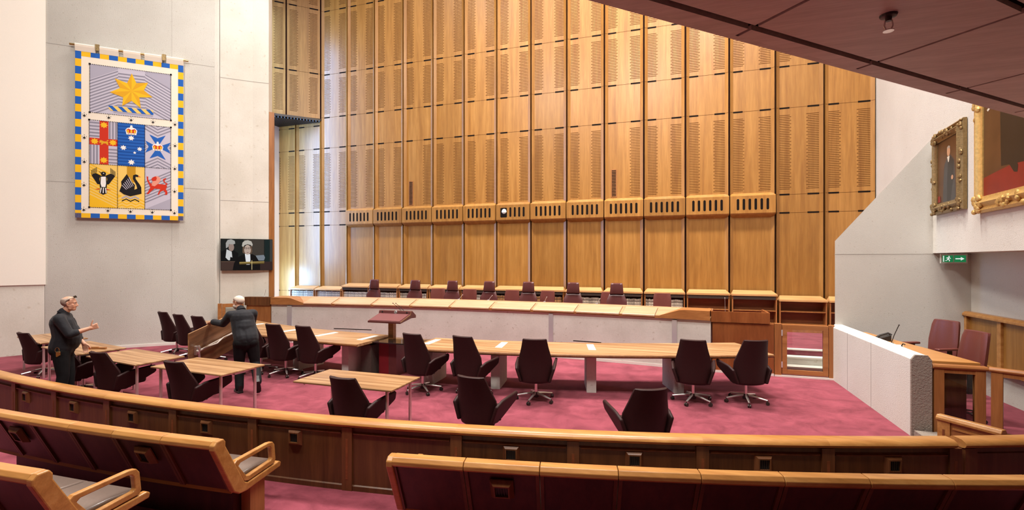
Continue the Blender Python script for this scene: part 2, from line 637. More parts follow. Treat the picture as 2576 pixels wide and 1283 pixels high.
def bay_mesh(name, z0, z1, joints, rows, skip_left=None, d=0.062):
    """one timber bay: shallow dish with splayed sides, joints, dark slots; front is -y, face at y=0"""
    b = MB()
    g, a = 0.026, 0.087
    W = BAY
    prof = [(g, -d), (g + a, 0), (W - g - a, 0), (W - g, -d), (W - g, 0.06), (g, 0.06)]
    b.prism(prof, z0, z1, 'z', 0)
    e = 0.0015
    for z in joints:
        b.quad((g + a, -e, z - 0.005), (W - g - a, -e, z - 0.005), (W - g - a, -e, z + 0.005), (g + a, -e, z + 0.005), 1)
        b.quad((g, -d - e, z - 0.005), (g + a, -e, z - 0.005), (g + a, -e, z + 0.005), (g, -d - e, z + 0.005), 1)
        b.quad((W - g - a, -e, z - 0.005), (W - g, -d - e, z - 0.005), (W - g, -d - e, z + 0.005), (W - g - a, -e, z + 0.005), 1)
        for xa, xb in ((0.09, 0.36), (0.80, 1.105)):
            b.box(xa, xb, -0.004, 0.01, z - 0.022, z + 0.022, 2)
    for za, zb in rows:
        n = int((zb - za) / 0.0485)
        for k in range(n):
            z = za + (k + 0.5) * (zb - za) / n
            j = 0.018 if k % 2 else -0.018
            spans = [(0.112, 0.385 + j), (0.79 + j, 1.08)]
            if skip_left and za == skip_left:
                spans = spans[1:]
            for xa, xb in spans:
                b.quad((xa, -e, z - 0.0085), (xb, -e, z - 0.0085), (xb, -e, z + 0.0085), (xa, -e, z + 0.0085), 1)
    return b.mesh(name, [M['panel'], M['slit'], M['black_gap']], recalc=False)


JT = [3.715, 4.23, 6.66, 7.83, 9.47, 11.9, 14.3]
ROWS = [(4.36, 6.48), (7.96, 9.30), (9.62, 11.72), (12.05, 14.0)]
me_full = bay_mesh('wall_panel', 0.42, TOP, JT, ROWS)
me_vent = bay_mesh('wall_panel', 0.42, TOP, JT, ROWS, skip_left=4.36)
me_low = bay_mesh('wall_panel', 0.42, 7.70, [1.18, 3.715, 4.23, 6.66, 7.55], [(4.36, 6.48)])


def fixmesh(me):
    bm = bmesh.new()
    bm.from_mesh(me)
    bmesh.ops.recalc_face_normals(bm, faces=[f for f in bm.faces if f.material_index != 1])
    bm.to_mesh(me)
    bm.free()


for me in (me_full, me_vent, me_low):
    fixmesh(me)
for i in range(-1, 16):
    me = me_low if i <= 0 else (me_vent if i in (4, 10) else me_full)
    o = bpy.data.objects.new('wall_panel', me)
    COL.objects.link(o)
    o.location = (BX0 + BAY * i, YW, 0)
    o.parent = wall_back
    if i in (4, 10):
        v = MB()
        v.prism([(0.20, 4.36), (0.22, 4.345), (0.36, 4.345), (0.38, 4.36), (0.38, 5.2), (0.36, 5.215), (0.22, 5.215), (0.20, 5.2)], -0.008, 0.01, 'y', 0)
        k = 0
        while 4.39 + k * 0.046 < 5.18:
            z = 4.39 + k * 0.046
            v.box(0.225, 0.355, -0.011, 0.0, z - 0.013, z + 0.013, 1)
            k += 1
        vo = v.build('wall_vent', [M['vert_wood'], M['black_gap']], o, local=True)

# upper side wall in timber, left, above the passage
cb = Vector((-12.57, 15.0, 0))
b = MB()
Tc = LT(-3.2, -0.03, 0, cb)
b.box(0, 3.2, 0.0, 0.25, 7.80, TOP, 0, Tc)
wside = struct(b.build('wall_upper_left', M['redgap']))
me_side = bay_mesh('wall_panel', 7.80, TOP, [9.5, 11.95], [(7.96, 9.34), (9.66, 11.78), (12.1, 14.0)], d=0.004)
fixmesh(me_side)
for k in (1, 2):
    o = bpy.data.objects.new('wall_panel', me_side)
    COL.objects.link(o)
    p = cb - LQ * (BAY * k + 0.02)
    o.location = p
    o.rotation_euler = (0, 0, LANG)
    o.parent = wside

# slatted soffit above the passage
b = MB()
b.prism([(-12.6, 15.0), (-15.2, 15.0), (-15.2, 12.4)], 7.72, 7.80, 'z', 0)
for k in range(34):
    x = -15.15 + k * 0.078
    ya = 15.0 + (x + 12.6) * 0.96
    if ya < 14.95:
        b.box(x, x + 0.04, max(ya, 12.5), 15.0, 7.66, 7.72, 0)
struct(b.build('ceiling_passage', M['dark_metal']))

# side wall of the passage with its glazed door, and the tall window
b = MB()
b.box(-14.85, -14.62, 14.7, 15.03, 0.42, 7.7)
b.box(-14.85, -14.62, 12.0, 13.5, 0.0, 7.7)
b.box(-14.85, -14.62, 13.5, 14.7, 2.10, 7.7)
struct(b.build('wall_passage', M['plaster']))
M['blue_frame'] = flatc('blue_grey_frame', (70, 110, 170), 0.4)
M['day'] = plain('daylit_pane', (0.1, 0.1, 0.1), 0.3, emit=(0.70, 0.85, 1.0), estr=2.2)
b = MB()
for ya, yb, za, zb in ((13.5, 13.58, 0.42, 2.1), (14.62, 14.7, 0.42, 2.1), (13.5, 14.7, 2.02, 2.1), (13.5, 14.7, 0.42, 0.52), (14.06, 14.14, 0.42, 2.1)):
    b.box(-14.72, -14.60, ya, yb, za, zb, 0)
dr = struct(b.build('door_1', M['blue_frame']))
b = MB()
b.box(-14.70, -14.68, 13.58, 14.62, 0.52, 2.02, 0)
b.build('pane', M['day'], dr)
b = MB()
Tw = LT(-2.55, 0.28, 0, cb)
for xa, xb, za, zb in ((-0.62, -0.54, 2.0, 11.9), (0.54, 0.62, 2.0, 11.9), (-0.62, 0.62, 2.0, 2.1), (-0.62, 0.62, 11.8, 11.9), (-0.62, 0.62, 5.2, 5.26), (-0.62, 0.62, 8.5, 8.56)):
    b.box(xa, xb, 0.02, 0.10, za, zb, 0, Matrix.Translation((-14.24, 13.06, 0)) @ Matrix.Rotation(math.atan2(-2.25, 2.75) + 0.02, 4, 'Z'))
wn = struct(b.build('window_1', M['blue_frame']))

# right side: upper wall, lower wall, the slab with its sloping head
b = MB()
b.prism([(5.34, 15.05), (4.82, 11.0), (4.02, 4.8), (8.0, 4.8), (8.0, 15.05)], 2.52, TOP, 'z')
wr = struct(b.build('wall_right', M['conc_right']))
b = MB()
b.box(5.40, 6.2, 3.0, 15.05, 0, 2.52)
struct(b.build('wall_right_lower', M['conc_right']))
b = MB()
fr_ = [(3.22, 0), (5.42, 0), (5.42, 2.52), (4.84, 2.52), (4.84, 4.74), (3.22, 2.77)]
bk_ = [(3.50, 0), (5.42, 0), (5.42, 2.52), (4.98, 2.52), (4.98, 4.55), (3.50, 2.75)]
b.add([(x, 11.0, z) for x, z in fr_] + [(x, 11.2, z) for x, z in bk_], [(0, 1, 2, 3, 4, 5), (11, 10, 9, 8, 7, 6)] + [(i, (i + 1) % 6, 6 + (i + 1) % 6, 6 + i) for i in range(6)])
sl = struct(b.build('wall_slab', M['conc_right']))
b = MB()
b.box(3.22, 5.40, 10.998, 11.02, 2.50, 2.512)
b.build('formwork_joint', M['conc_grey'], sl)

# low concrete parapet on the right
b = MB()
b.prism([(3.17, 0), (3.17, 1.045), (3.215, 1.105), (3.345, 1.105), (3.39, 1.045), (3.39, 0)], 7.80, 11.0, 'y')
pp = struct(b.build('wall_parapet', M['conc_right']))
b = MB()
b.prism([(3.165, 0), (3.165, 1.045), (3.21, 1.11), (3.35, 1.11), (3.395, 1.045), (3.395, 0)], 7.765, 7.80, 'y')
b.build('end_face', M['conc_brown'], pp)
b = MB()
for y in (9.1, 10.15):
    b.box(3.168, 3.19, y, y + 0.012, 0.0, 1.05)
b.build('formwork_joint', M['conc_grey'], pp)

# timber wainscot on the right wall
b = MB()
b.box(5.34, 5.40, 4.0, 11.0, 0.50, 1.42, 0)
b.prism([(5.26, 1.36), (5.26, 1.40), (5.30, 1.44), (5.40, 1.44), (5.40, 1.36)], 4.0, 11.0, 'y', 1)
b.box(5.29, 5.35, 10.93, 11.0, 0.50, 1.40, 1)
for y in (10.05, 9.1, 8.15, 7.2, 6.25):
    b.box(5.30, 5.35, y - 0.05, y + 0.05, 0.50, 1.36, 1)
b.box(5.30, 5.35, 4.0, 11.0, 0.50, 0.56, 1)
struct(b.build('trim_wainscot', [M['panel'], M['rail']], bevel=0.008))

# soffit of the overhanging gallery, upper right
E1 = LQ
E2 = LN
SB = 3.74


def SPt(s, q):
    return (E1.x * s + E2.x * q, E1.y * s + E2.y * q)


b = MB()
b.prism([SPt(-1.0, -2.02), SPt(9.5, -2.02), SPt(9.5, 4.0), SPt(-1.0, 4.0)], SB + 0.03, SB + 0.5, 'z', 0)
sf = struct(b.build('ceiling_gallery', M['black_gap']))
qs = [(-2.02, -1.93), (-1.885, -1.185), (-1.14, -0.02), (0.02, 1.15), (1.19, 2.35), (2.39, 4.0)]
ss = [2.402 + 1.185 * k for k in range(-3, 7)]
for qa, qb in qs:
    for k in range(len(ss) - 1):
        b = MB()
        b.prism([SPt(ss[k] + 0.013, qa), SPt(ss[k + 1] - 0.013, qa), SPt(ss[k + 1] - 0.013, qb), SPt(ss[k] + 0.013, qb)], SB, SB + 0.04, 'z', 0)
        b.build('soffit_panel', M['soffit'], sf)
b = MB()
b.prism([SPt(-1.0, -2.06), SPt(9.5, -2.06), SPt(9.5, -2.02), SPt(-1.0, -2.02)], SB, SB + 1.1, 'z', 0)
b.build('soffit_fascia', M['soffit'], sf)

# ------------------------------------------------------------------ back wall fittings: vent boxes, bookcases, books
def vent_box_mesh(cam_slot=False):
    b = MB()
    W = BAY
    f = -0.17
    A = [(0.07, 0, 3.60), (W - 0.07, 0, 3.60), (W - 0.07, 0, 4.31), (0.07, 0, 4.31)]
    Bk = [(0.014, f + 0.035, 3.685), (W - 0.014, f + 0.035, 3.685), (W - 0.014, f + 0.035, 4.235), (0.014, f + 0.035, 4.235)]
    Fr = [(0.014, f, 3.72), (W - 0.014, f, 3.72), (W - 0.014, f, 4.215), (0.014, f, 4.215)]
    b.add(A + Bk + Fr, [(0, 3, 2, 1), (0, 1, 5, 4), (1, 2, 6, 5), (2, 3, 7, 6), (3, 0, 4, 7), (4, 5, 9, 8), (5, 6, 10, 9), (6, 7, 11, 10), (7, 4, 8, 11), (8, 9, 10, 11)], 0)
    n = 5 if cam_slot else 6
    for k in range(6):
        if cam_slot and k == 0:
            x0, x1, z0, z1 = 0.17, 0.40, 3.80, 4.12
            pl = [(x0, z0 + 0.02), (x0 + 0.02, z0), (x1 - 0.02, z0), (x1, z0 + 0.02), (x1, z1 - 0.02), (x1 - 0.02, z1), (x0 + 0.02, z1), (x0, z1 - 0.02)]
            b.prism(pl, f - 0.002, f + 0.002, 'y', 1)
            continue
        if cam_slot and k == 1:
            continue
        x = 0.215 + k * 0.1525
        w, z0, z1 = 0.033, 3.81, 4.13
        pl = []
        for j in range(9):
            a = PI + PI * j / 8
            pl.append((x + w * math.cos(a), z0 + w + w * math.sin(a)))
        for j in range(9):
            a = PI * j / 8
            pl.append((x + w * math.cos(a), z1 - w + w * math.sin(a)))
        b.prism(pl, f - 0.002, f + 0.002, 'y', 1)
    return b.mesh('vent_box', [M['panel'], M['black_gap']])


me_vb, me_vb2 = vent_box_mesh(), vent_box_mesh(True)
for k in range(12):
    i = k + 2
    o = bpy.data.objects.new('vent_box', me_vb2 if k == 5 else me_vb)
    COL.objects.link(o)
    o.location = (BX0 + BAY * i, YW, 0)
    if k == 5:
        lab = 'chamfered timber vent box on the panelled wall with a square camera opening'
    else:
        lab = 'chamfered timber vent box with six upright slots, %s from the left on the panelled wall' % ORD[k]
    tag(o, lab, 'vent', 'slotted vent boxes along the panelled wall')
dc = MB()
dc.ball((0, 0, 0), 0.085, 14)
dc.lathe([(0.09, -0.03), (0.09, 0.0)], 14)
dm = dc.build('dome_camera', plain('white_plastic', (0.75, 0.75, 0.73), 0.35))
dm.location = (BX0 + BAY * 7 + 0.30, YW - 0.165, 4.0)
dm.scale = (1, 0.35, 1)
tag(dm, 'small white dome camera peering out of a vent box on the panelled wall', 'camera')

SHELF = 0.985
for i in range(0, 16):
    tall = 2 <= i <= 13
    zt = 1.385 if tall else 1.255
    if i == 15:
        lab = 'empty low timber bookcase by the panelled wall, cut off by the concrete slab'
    elif i == 14:
        lab = 'empty low timber bookcase with two open shelves directly above the glazed gate'
    elif i >= 12:
        lab = 'empty timber bookcase with grey grille strip behind the bench end, %s of the two' % ('left' if i == 12 else 'right')
    elif tall:
        lab = 'timber bookcase with grey grille strip and a row of books, %s from the left' % ORD[i]
    else:
        lab = 'low timber bookcase of pale books without a grille, %s from the left' % ORD[i]
    t = thing('bookcase', lab, 'bookcase', (BX0 + BAY * i, YW, 0.42), 0, 'bookcases along the panelled wall')
    W = BAY
    b = MB()
    b.box(0.03, 0.06, -0.40, -0.07, 0, zt - 0.42)
    b.box(W - 0.06, W - 0.03, -0.40, -0.07, 0, zt - 0.42)
    b.box(0.06, W - 0.06, -0.40, -0.07, 0, 0.22)
    b.build('carcass', M['vert_wood'], t, local=True)
    b = MB()
    b.box(0.06, W - 0.06, -0.10, -0.07, 0.22, zt - 0.42)
    b.build('back_board', M['interior'], t, local=True)
    b = MB()
    b.box(0.06, W - 0.06, -0.39, -0.10, SHELF - 0.42 - 0.022, SHELF - 0.42)
    b.build('shelf', M['vert_wood'], t, local=True)
    b = MB()
    z = zt - 0.42
    A = [(0.02, -0.43, z), (W - 0.02, -0.43, z), (W - 0.02, -0.065, z), (0.02, -0.065, z)]
    B2 = [(0.02, -0.43, z + 0.05), (W - 0.02, -0.43, z + 0.05), (W - 0.10, -0.065, z + 0.14), (0.10, -0.065, z + 0.14)]
    b.add(A + B2, [(0, 3, 2, 1), (4, 5, 6, 7), (0, 1, 5, 4), (1, 2, 6, 5), (2, 3, 7, 6), (3, 0, 4, 7)])
    b.build('top_cap', M['trim'], t, local=True)
    if tall:
        b = MB()
        b.box(0.03, W - 0.03, -0.395, -0.37, z - 0.10, z, 0)
        for k in range(56):
            x = 0.04 + k * 0.0199
            b.box(x, x + 0.007, -0.40, -0.39, z - 0.098, z - 0.002, 1)
        b.build('grille_strip', [M['grille'], M['dark_metal']], t, local=True)

def spine(name, col):
    m, nt, p = new_mat(name)
    oi = nd(nt, 'ShaderNodeObjectInfo')
    rgb = nd(nt, 'ShaderNodeRGB')
    rgb.outputs[0].default_value = (*col, 1)
    nt.links.new(mixmul(nt, rgb.outputs[0], oi.outputs['Random'], 0.6, 1.15), p.inputs['Base Color'])
    p.inputs['Roughness'].default_value = 0.6
    return m


M['book_cream'] = spine('cream_book_spine', (0.50, 0.43, 0.33))
M['book_tan'] = spine('tan_book_spine', (0.40, 0.20, 0.07))
M['book_band'] = plain('dark_spine_band', (0.05, 0.025, 0.02), 0.5)
M['paper'] = plain('paper_edge', (0.65, 0.60, 0.52), 0.9)


def book_mesh(w, h, mat):
    b = MB()
    b.prism([(0, 0), (0, -0.155), (0.006, -0.163), (w / 2, -0.166), (w - 0.006, -0.163), (w, -0.155), (w, 0)], 0, h, 'z', 0)
    b.box(0.003, w - 0.003, -0.16, -0.002, h, h + 0.001, 2)
    for za, zb in ((0.30, 0.36), (0.66, 0.75)):
        b.prism([(0.004, -0.15), (0.004, -0.1615), (0.008, -0.1645), (w / 2, -0.167), (w - 0.008, -0.1645), (w - 0.004, -0.1615), (w - 0.004, -0.15)], h * za, h * zb, 'z', 1)
    return b.mesh('law_book', [mat, M['book_band'], M['paper']])


bookmeshes = {}
for kind in ('book_cream', 'book_tan'):
    bookmeshes[kind] = [book_mesh(w, h, M[kind]) for w, h in ((0.038, 0.226), (0.042, 0.24), (0.045, 0.233))]
for i in range(0, 12):
    kind = 'book_tan' if i in (7, 8) else 'book_cream'
    x = BX0 + BAY * i + 0.065
    end = BX0 + BAY * (i + 1) - 0.065
    n = 0
    while n < 24:
        k = random.randrange(3)
        me = bookmeshes[kind][k]
        w = (0.038, 0.042, 0.045)[k]
        if x + w > end:
            break
        o = bpy.data.objects.new('law_book', me)
        COL.objects.link(o)
        o.location = (x, YW - 0.20, SHELF)
        x += w + 0.004
        n += 1
        tag(o, '%s bound law book with dark spine bands, in the %s bookcase from the left' % ('tan' if kind == 'book_tan' else 'cream', ORD[i]),
            'book', 'law books in the %s bookcase from the left' % ORD[i])

# ------------------------------------------------------------------ the judges' bench
BC, BR = (-5.0, 11.45 - 34.0), 34.0
bench = thing('judges_bench', 'long curved judges bench of pale concrete with a sloping timber top', 'bench', (-5.0, 11.5, 0))
A0, A1 = -10.02, 10.02
b = MB()
b.arc(BC, A0, A1, 60, [(BR, 0.0), (BR + 0.18, 0.0), (BR + 0.18, 1.10), (BR, 1.10)], 0, 1)
b.build('concrete_front', M['conc_bench'], bench)
b = MB()
b.arc(BC, A0, A1, 60, [(BR - 0.012, 0.0), (BR, 0.0), (BR, 0.06), (BR - 0.012, 0.06)], 0, 1)
b.build('white_skirting', M['white'], bench)
b = MB()
b.arc(BC, A0 - 0.0, A1 + 0.0, 60, [(BR - 0.05, 1.10), (BR + 0.62, 1.10), (BR + 0.62, 1.17), (BR + 0.55, 1.30), (BR + 0.45, 1.30), (BR - 0.05, 1.155)], 0, 1)
b.build('timber_hood', M['hood'], bench)
b = MB()
b.arc(BC, A0, A1, 60, [(BR - 0.056, 1.098), (BR - 0.048, 1.098), (BR - 0.048, 1.145), (BR - 0.056, 1.145)], 0, 1)
b.build('fascia', M['vert_wood'], bench)
PAN = [(-8.24, -6.78), (-6.59, -4.72), (-4.57, -2.74), (-2.58, -0.78), (-0.65, 1.14), (1.29, 3.03), (3.15, 4.90), (5.00, 6.72), (6.85, 8.07)]
for ta, tb in PAN:
    b = MB()
    b.arc(BC, ta, tb, 8, [(BR - 0.075, 1.125), (BR - 0.01, 1.125), (BR + 0.36, 1.26), (BR + 0.36, 1.285), (BR - 0.06, 1.167), (BR - 0.075, 1.155)], 0, 1)
    b.build('desk_panel', M['desk_board'], bench)
    b = MB()
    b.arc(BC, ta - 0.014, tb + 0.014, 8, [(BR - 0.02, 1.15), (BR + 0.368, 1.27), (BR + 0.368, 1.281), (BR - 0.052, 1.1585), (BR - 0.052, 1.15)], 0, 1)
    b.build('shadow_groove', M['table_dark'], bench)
for sg in (-1, 1):
    b = MB()
    V, Fq = [], []
    angs = [8.25 + 1.75 * k / 10 for k in range(11)]
    for a_ in angs:
        f_ = min(1.0, (a_ - 8.25) / 0.75)
        t_ = R(a_ * sg)
        for r_q, z_q in ((BR - 0.062, 1.10), (BR + 0.46 * f_ + 0.0, 1.10), (BR + 0.44 * f_ + 0.001, 1.158 + 0.155 * f_), (BR - 0.062, 1.158 + 0.145 * f_)):
            V.append((BC[0] + r_q * math.sin(t_), BC[1] + r_q * math.cos(t_), z_q))
    for k in range(10):
        for j in range(4):
            Fq.append((k * 4 + j, k * 4 + (j + 1) % 4, k * 4 + 4 + (j + 1) % 4, k * 4 + 4 + j))
    Fq += [(0, 1, 2, 3), (43, 42, 41, 40)]
    b.add(V, Fq)
    b.build('end_block', M['bench_wood'], bench)
for ta, tb in ((-9.15, -8.91), (3.82, 4.0), (8.69, 8.86)):
    b = MB()
    b.arc(BC, ta, tb, 3, [(BR - 0.03, 0.05), (BR + 0.0, 0.05), (BR + 0.0, 1.07), (BR - 0.03, 1.07)], 0, 1)
    b.build('steel_rib', M['steel'], bench)
for ta, tb in ((-6.70, -4.72), (4.85, 6.0)):
    b = MB()
    b.arc(BC, ta, tb, 8, [(BR - 0.003, 0.43), (BR + 0.01, 0.43), (BR + 0.01, 0.45), (BR - 0.003, 0.45)], 0, 1)
    b.build('air_slot', M['black_gap'], bench)

M['figured'] = wood('figured_red_timber', (0.17, 0.05, 0.014), (0.23, 0.07, 0.02), (0.30, 0.10, 0.03), (5, 5, 0.9), rough=0.35)
t = thing('end_cabinet', 'red-brown timber end cabinet of the judges bench beside the glazed gate on the right', 'cabinet', (1.5, 11.2, 0), 0, 'bench end cabinets')
xa, xb = 0.95, 2.12
b = MB()
b.box(xa, xb, 10.93, 11.45, 0.0, 1.06)
b.build('body', M['figured'], t)
b = MB()
xc, xd = xa - 0.03, xb - 0.08
b.box(xc, xd, 10.89, 10.94, 1.075, 1.30)
b.box(xc, xd, 10.94, 11.75, 1.065, 1.11)
b.box(xc, xc + 0.04, 10.94, 11.6, 1.11, 1.30)
b.box(xd - 0.04, xd, 10.94, 11.6, 1.11, 1.30)
b.build('raised_screen', M['figured'], t)
b = MB()
b.box(xa, xb, 10.92, 10.935, 0.0, 0.05)
b.build('white_skirting', M['white'], t)
t = thing('end_cabinet', 'red-brown timber end cabinet of the judges bench behind the carrying man', 'cabinet', (-11.3, 10.85, 0), 0, 'bench end cabinets')
b = MB()
b.arc(BC, -11.35, -10.06, 4, [(BR, 0), (BR + 0.12, 0), (BR + 0.12, 1.06), (BR, 1.06)], 0, 1)
b.build('body', M['vert_wood'], t)
b = MB()
b.arc(BC, -11.40, -10.06, 4, [(BR - 0.04, 1.065), (BR + 0.14, 1.065), (BR + 0.14, 1.31), (BR - 0.04, 1.31)], 0, 1)
b.build('raised_screen', M['mahog'], t)

for side, xa, xb, lab in ((1, 2.13, 3.20, 'low timber framed glazed gate beside the concrete parapet on the right'),
                          (0, -13.05, -12.06, 'low timber framed glazed gate by the concrete pier under the screen')):
    t = thing('swing_gate', lab, 'gate', ((xa + xb) / 2, 10.98, 0), 0, 'glazed gates at the bench ends')
    y0, y1 = 10.93, 10.99
    if side == 0:
        t.location = LT(2.4, 0.2).translation
        for nm, x0, x1, z0, z1 in (('post', 2.03, 2.13, 0.0, 1.13), ('gate_frame', 2.14, 2.68, 1.02, 1.12), ('gate_frame', 2.14, 2.68, 0.06, 0.16), ('gate_frame', 2.14, 2.22, 0.16, 1.02), ('gate_frame', 2.60, 2.68, 0.16, 1.02)):
            b = MB()
            b.box(x0, x1, -0.03, 0.03, z0, z1, 0, LT(0, 0.14))
            b.build(nm, M['bench_wood'], t)
        b = MB()
        b.box(2.21, 2.61, -0.004, 0.004, 0.15, 1.03, 0, LT(0, 0.14))
        b.build('pane', M['glass'], t)
        continue
    hx, lx = xa, xb
    s = side
    for nm, p0, p1 in (('post', hx, hx + s * 0.13), ('post', lx - s * 0.10, lx)):
        b = MB()
        b.box(min(p0, p1), max(p0, p1), y0 - 0.01, y1 + 0.02, 0.0, 1.09)
        b.build(nm, M['vert_wood'], t, bevel=0.012)
    g0, g1 = sorted((hx + s * 0.14, lx - s * 0.11))
    b = MB()
    b.box(g0, g0 + 0.09, y0, y1, 0.06, 1.07)
    b.box(g1 - 0.09, g1, y0, y1, 0.06, 1.07)
    b.box(g0 + 0.09, g1 - 0.09, y0, y1, 0.97, 1.07)
    b.box(g0 + 0.09, g1 - 0.09, y0, y1, 0.06, 0.15)
    b.build('gate_frame', M['bench_wood'], t, bevel=0.004)
    b = MB()
    b.box(g0 + 0.085, g1 - 0.085, (y0 + y1) / 2 - 0.004, (y0 + y1) / 2 + 0.004, 0.145, 0.975)
    b.build('pane', M['glass'], t)
    for z in (0.25, 0.90):
        b = MB()
        b.box(hx + s * 0.135 - 0.012, hx + s * 0.135 + 0.012, y0 - 0.012, y0 + 0.005, z - 0.06, z + 0.06)
        b.build('hinge', M['steel'], t)
    b = MB()
    b.box(xa, xb, 10.91, 11.0, 0.0, 0.035)
    b.build('white_sill', M['white'], t)

# ------------------------------------------------------------------ counsel's curved table in two wings
TC, TR = (-4.96, 24.4), 16.55


def wing(name, lab, t0, t1, ped, flaps):
    mid = R((t0 + t1) / 2)
    t = thing(name, lab, 'table', (TC[0] + (TR - 0.6) * math.sin(mid), TC[1] - (TR - 0.6) * math.cos(mid), 0), 0, 'wings of the curved bar table')
    b = MB()
    b.arc(TC, t0, t1, 40, [(TR, 0.69), (TR + 0.02, 0.705), (TR, 0.74), (TR - 1.2, 0.74), (TR - 1.22, 0.72), (TR - 1.2, 0.69)], 0)
    b.build('tabletop', M['table'], t)
    b = MB()
    b.arc(TC, t0, t1, 40, [(TR + 0.001, 0.683), (TR + 0.018, 0.69), (TR + 0.026, 0.708), (TR + 0.018, 0.728), (TR + 0.001, 0.733)], 0)
    b.build('edge_band', M['brown'], t, smooth=True)
    b = MB()
    b.arc(TC, t0 + 0.3, t1 - 0.3, 40, [(TR - 0.30, 0.64), (TR - 0.30, 0.69), (TR - 1.10, 0.69), (TR - 1.10, 0.64)], 0)
    b.build('underframe', M['mahog'], t)
    for a in ped:
        b = MB()
        b.arc(TC, a - 0.30, a + 0.30, 2, [(TR - 0.28, 0), (TR - 0.28, 0.69), (TR - 0.95, 0.69), (TR - 0.95, 0)], 0)
        b.build('concrete_pedestal', M['conc_bench'], t)
    for a in flaps:
        b = MB()
        b.arc(TC, a - 0.24, a + 0.24, 2, [(TR - 0.42, 0.738), (TR - 0.42, 0.746), (TR - 1.0, 0.746), (TR - 1.0, 0.738)], 0)
        b.build('cable_flap', M['white'], t)


wing('bar_table', 'right wing of the curved timber bar table on concrete pedestals', 1.2, 24.1, [2.2, 6.9, 13.1, 18.6], [1.75, 7.0, 13.2])
wing('bar_table', 'left wing of the curved timber bar table behind the carrying man', -25.0, -2.7, [-23, -15.6, -9.6, -4.6], [-18.5, -12.3, -8.0, -3.75])

# lectern between the wings
lec = thing('lectern', 'burgundy leather topped lectern standing between the two wings of the bar table', 'lectern', (-5.5, 8.75, 0))
b = MB()
b.box(-5.67, -5.44, 8.50, 8.52, 0.0, 0.70, 0)
b.box(-5.44, -5.26, 8.50, 8.90, 0.0, 0.70, 1)
b.box(-5.67, -5.44, 8.52, 8.90, 0.0, 0.70, 1)
b.build('pedestal', [M['red_panel'], M['lectern_red']], lec)
b = MB()
b.box(-6.0, -5.76, 8.35, 8.85, 0.0, 0.635, 0)
b.build('side_cabinet', noisy('dark_grey_laminate', (0.085, 0.07, 0.058), 20, 0.2, 0.6), lec)
b = MB()
b.prism([(-5.70, 8.30), (-4.66, 8.30), (-4.62, 8.95), (-5.68, 8.95)], 0.70, 0.72, 'z')
b.build('glass_shelf', M['black_gloss'], lec)
b = MB()
b.box(-5.58, -5.46, 8.70, 8.82, 0.72, 1.18, 0)
b.build('column', M['bench_wood'], lec, bevel=0.006)
b = MB()
HW = 0.39
b.prism([(8.46, 1.085), (8.46, 1.125), (8.86, 1.235), (8.88, 1.30), (8.95, 1.30), (9.10, 1.20), (9.10, 1.14), (8.90, 1.15)], -5.53 - HW, -5.53 + HW, 'x', 0)
b.build('desk_body', M['lectern_red'], lec, bevel=0.008)
b = MB()
sl_ = math.atan2(0.11, 0.40)
b.add([(-5.53 - HW + 0.03, 8.475, 1.1315), (-5.53 + HW - 0.03, 8.475, 1.1315), (-5.53 + HW - 0.03, 8.85, 1.2345), (-5.53 - HW + 0.03, 8.85, 1.2345),
       (-5.53 - HW + 0.03, 8.475, 1.139), (-5.53 + HW - 0.03, 8.475, 1.139), (-5.53 + HW - 0.03, 8.85, 1.242), (-5.53 - HW + 0.03, 8.85, 1.242)],
      [(0, 3, 2, 1), (4, 5, 6, 7), (0, 1, 5, 4), (1, 2, 6, 5), (2, 3, 7, 6), (3, 0, 4, 7)])
b.build('leather_slope', M['lectern_top'], lec)
b = MB()
b.add([(-5.53 + HW + 0.001, 8.47, 1.112), (-5.53 + HW + 0.001, 8.47, 1.126), (-5.53 + HW + 0.001, 8.855, 1.235), (-5.53 + HW + 0.001, 8.875, 1.30), (-5.53 + HW + 0.001, 8.89, 1.30), (-5.53 + HW + 0.001, 8.868, 1.222)],
      [(0, 1, 2, 3, 4, 5)])
b.build('brass_edge', M['brass'], lec, recalc=False)
b = MB()
Tm = Matrix.Translation((-5.5, 8.868, 1.272)) @ Matrix.Rotation(R(80), 4, 'X')
b.lathe([(0.036, 0), (0.036, 0.006), (0.028, 0.009)], 20, 0, Tm)
b.build('round_badge', M['chrome'], lec)
for dx in (-0.30, 0.30):
    b = MB()
    b.lathe([(0.017, 0), (0.017, 0.006)], 12, 0, Matrix.Translation((-5.53 + dx, 8.868, 1.275)) @ Matrix.Rotation(R(80), 4, 'X'))
    b.build('socket', M['black'], lec)
for dx in (0.0, 0.07):
    b = MB()
    b.tube([(-5.40 + dx, 8.92, 1.30), (-5.47 + dx, 8.90, 1.38), (-5.55 + dx, 8.85, 1.46)], 0.0045, 6)
    b.ball((-5.555 + dx, 8.847, 1.465), 0.012, 8)
    b.build('microphone', M['black'], lec)


def goose(x, y, z, dx, dz, lab):
    b = MB()
    b.lathe([(0.03, 0), (0.03, 0.015)], 10, 0, Matrix.Translation((x, y, z)))
    b.tube([(x, y, z), (x + dx * 0.5, y - 0.03, z + dz * 0.6), (x + dx, y - 0.08, z + dz)], 0.0042, 6)
    b.ball((x + dx, y - 0.083, z + dz), 0.010, 8)
    o = b.build('microphone', M['steel'])
    tag(o, lab, 'microphone', 'gooseneck microphones on the judges bench')


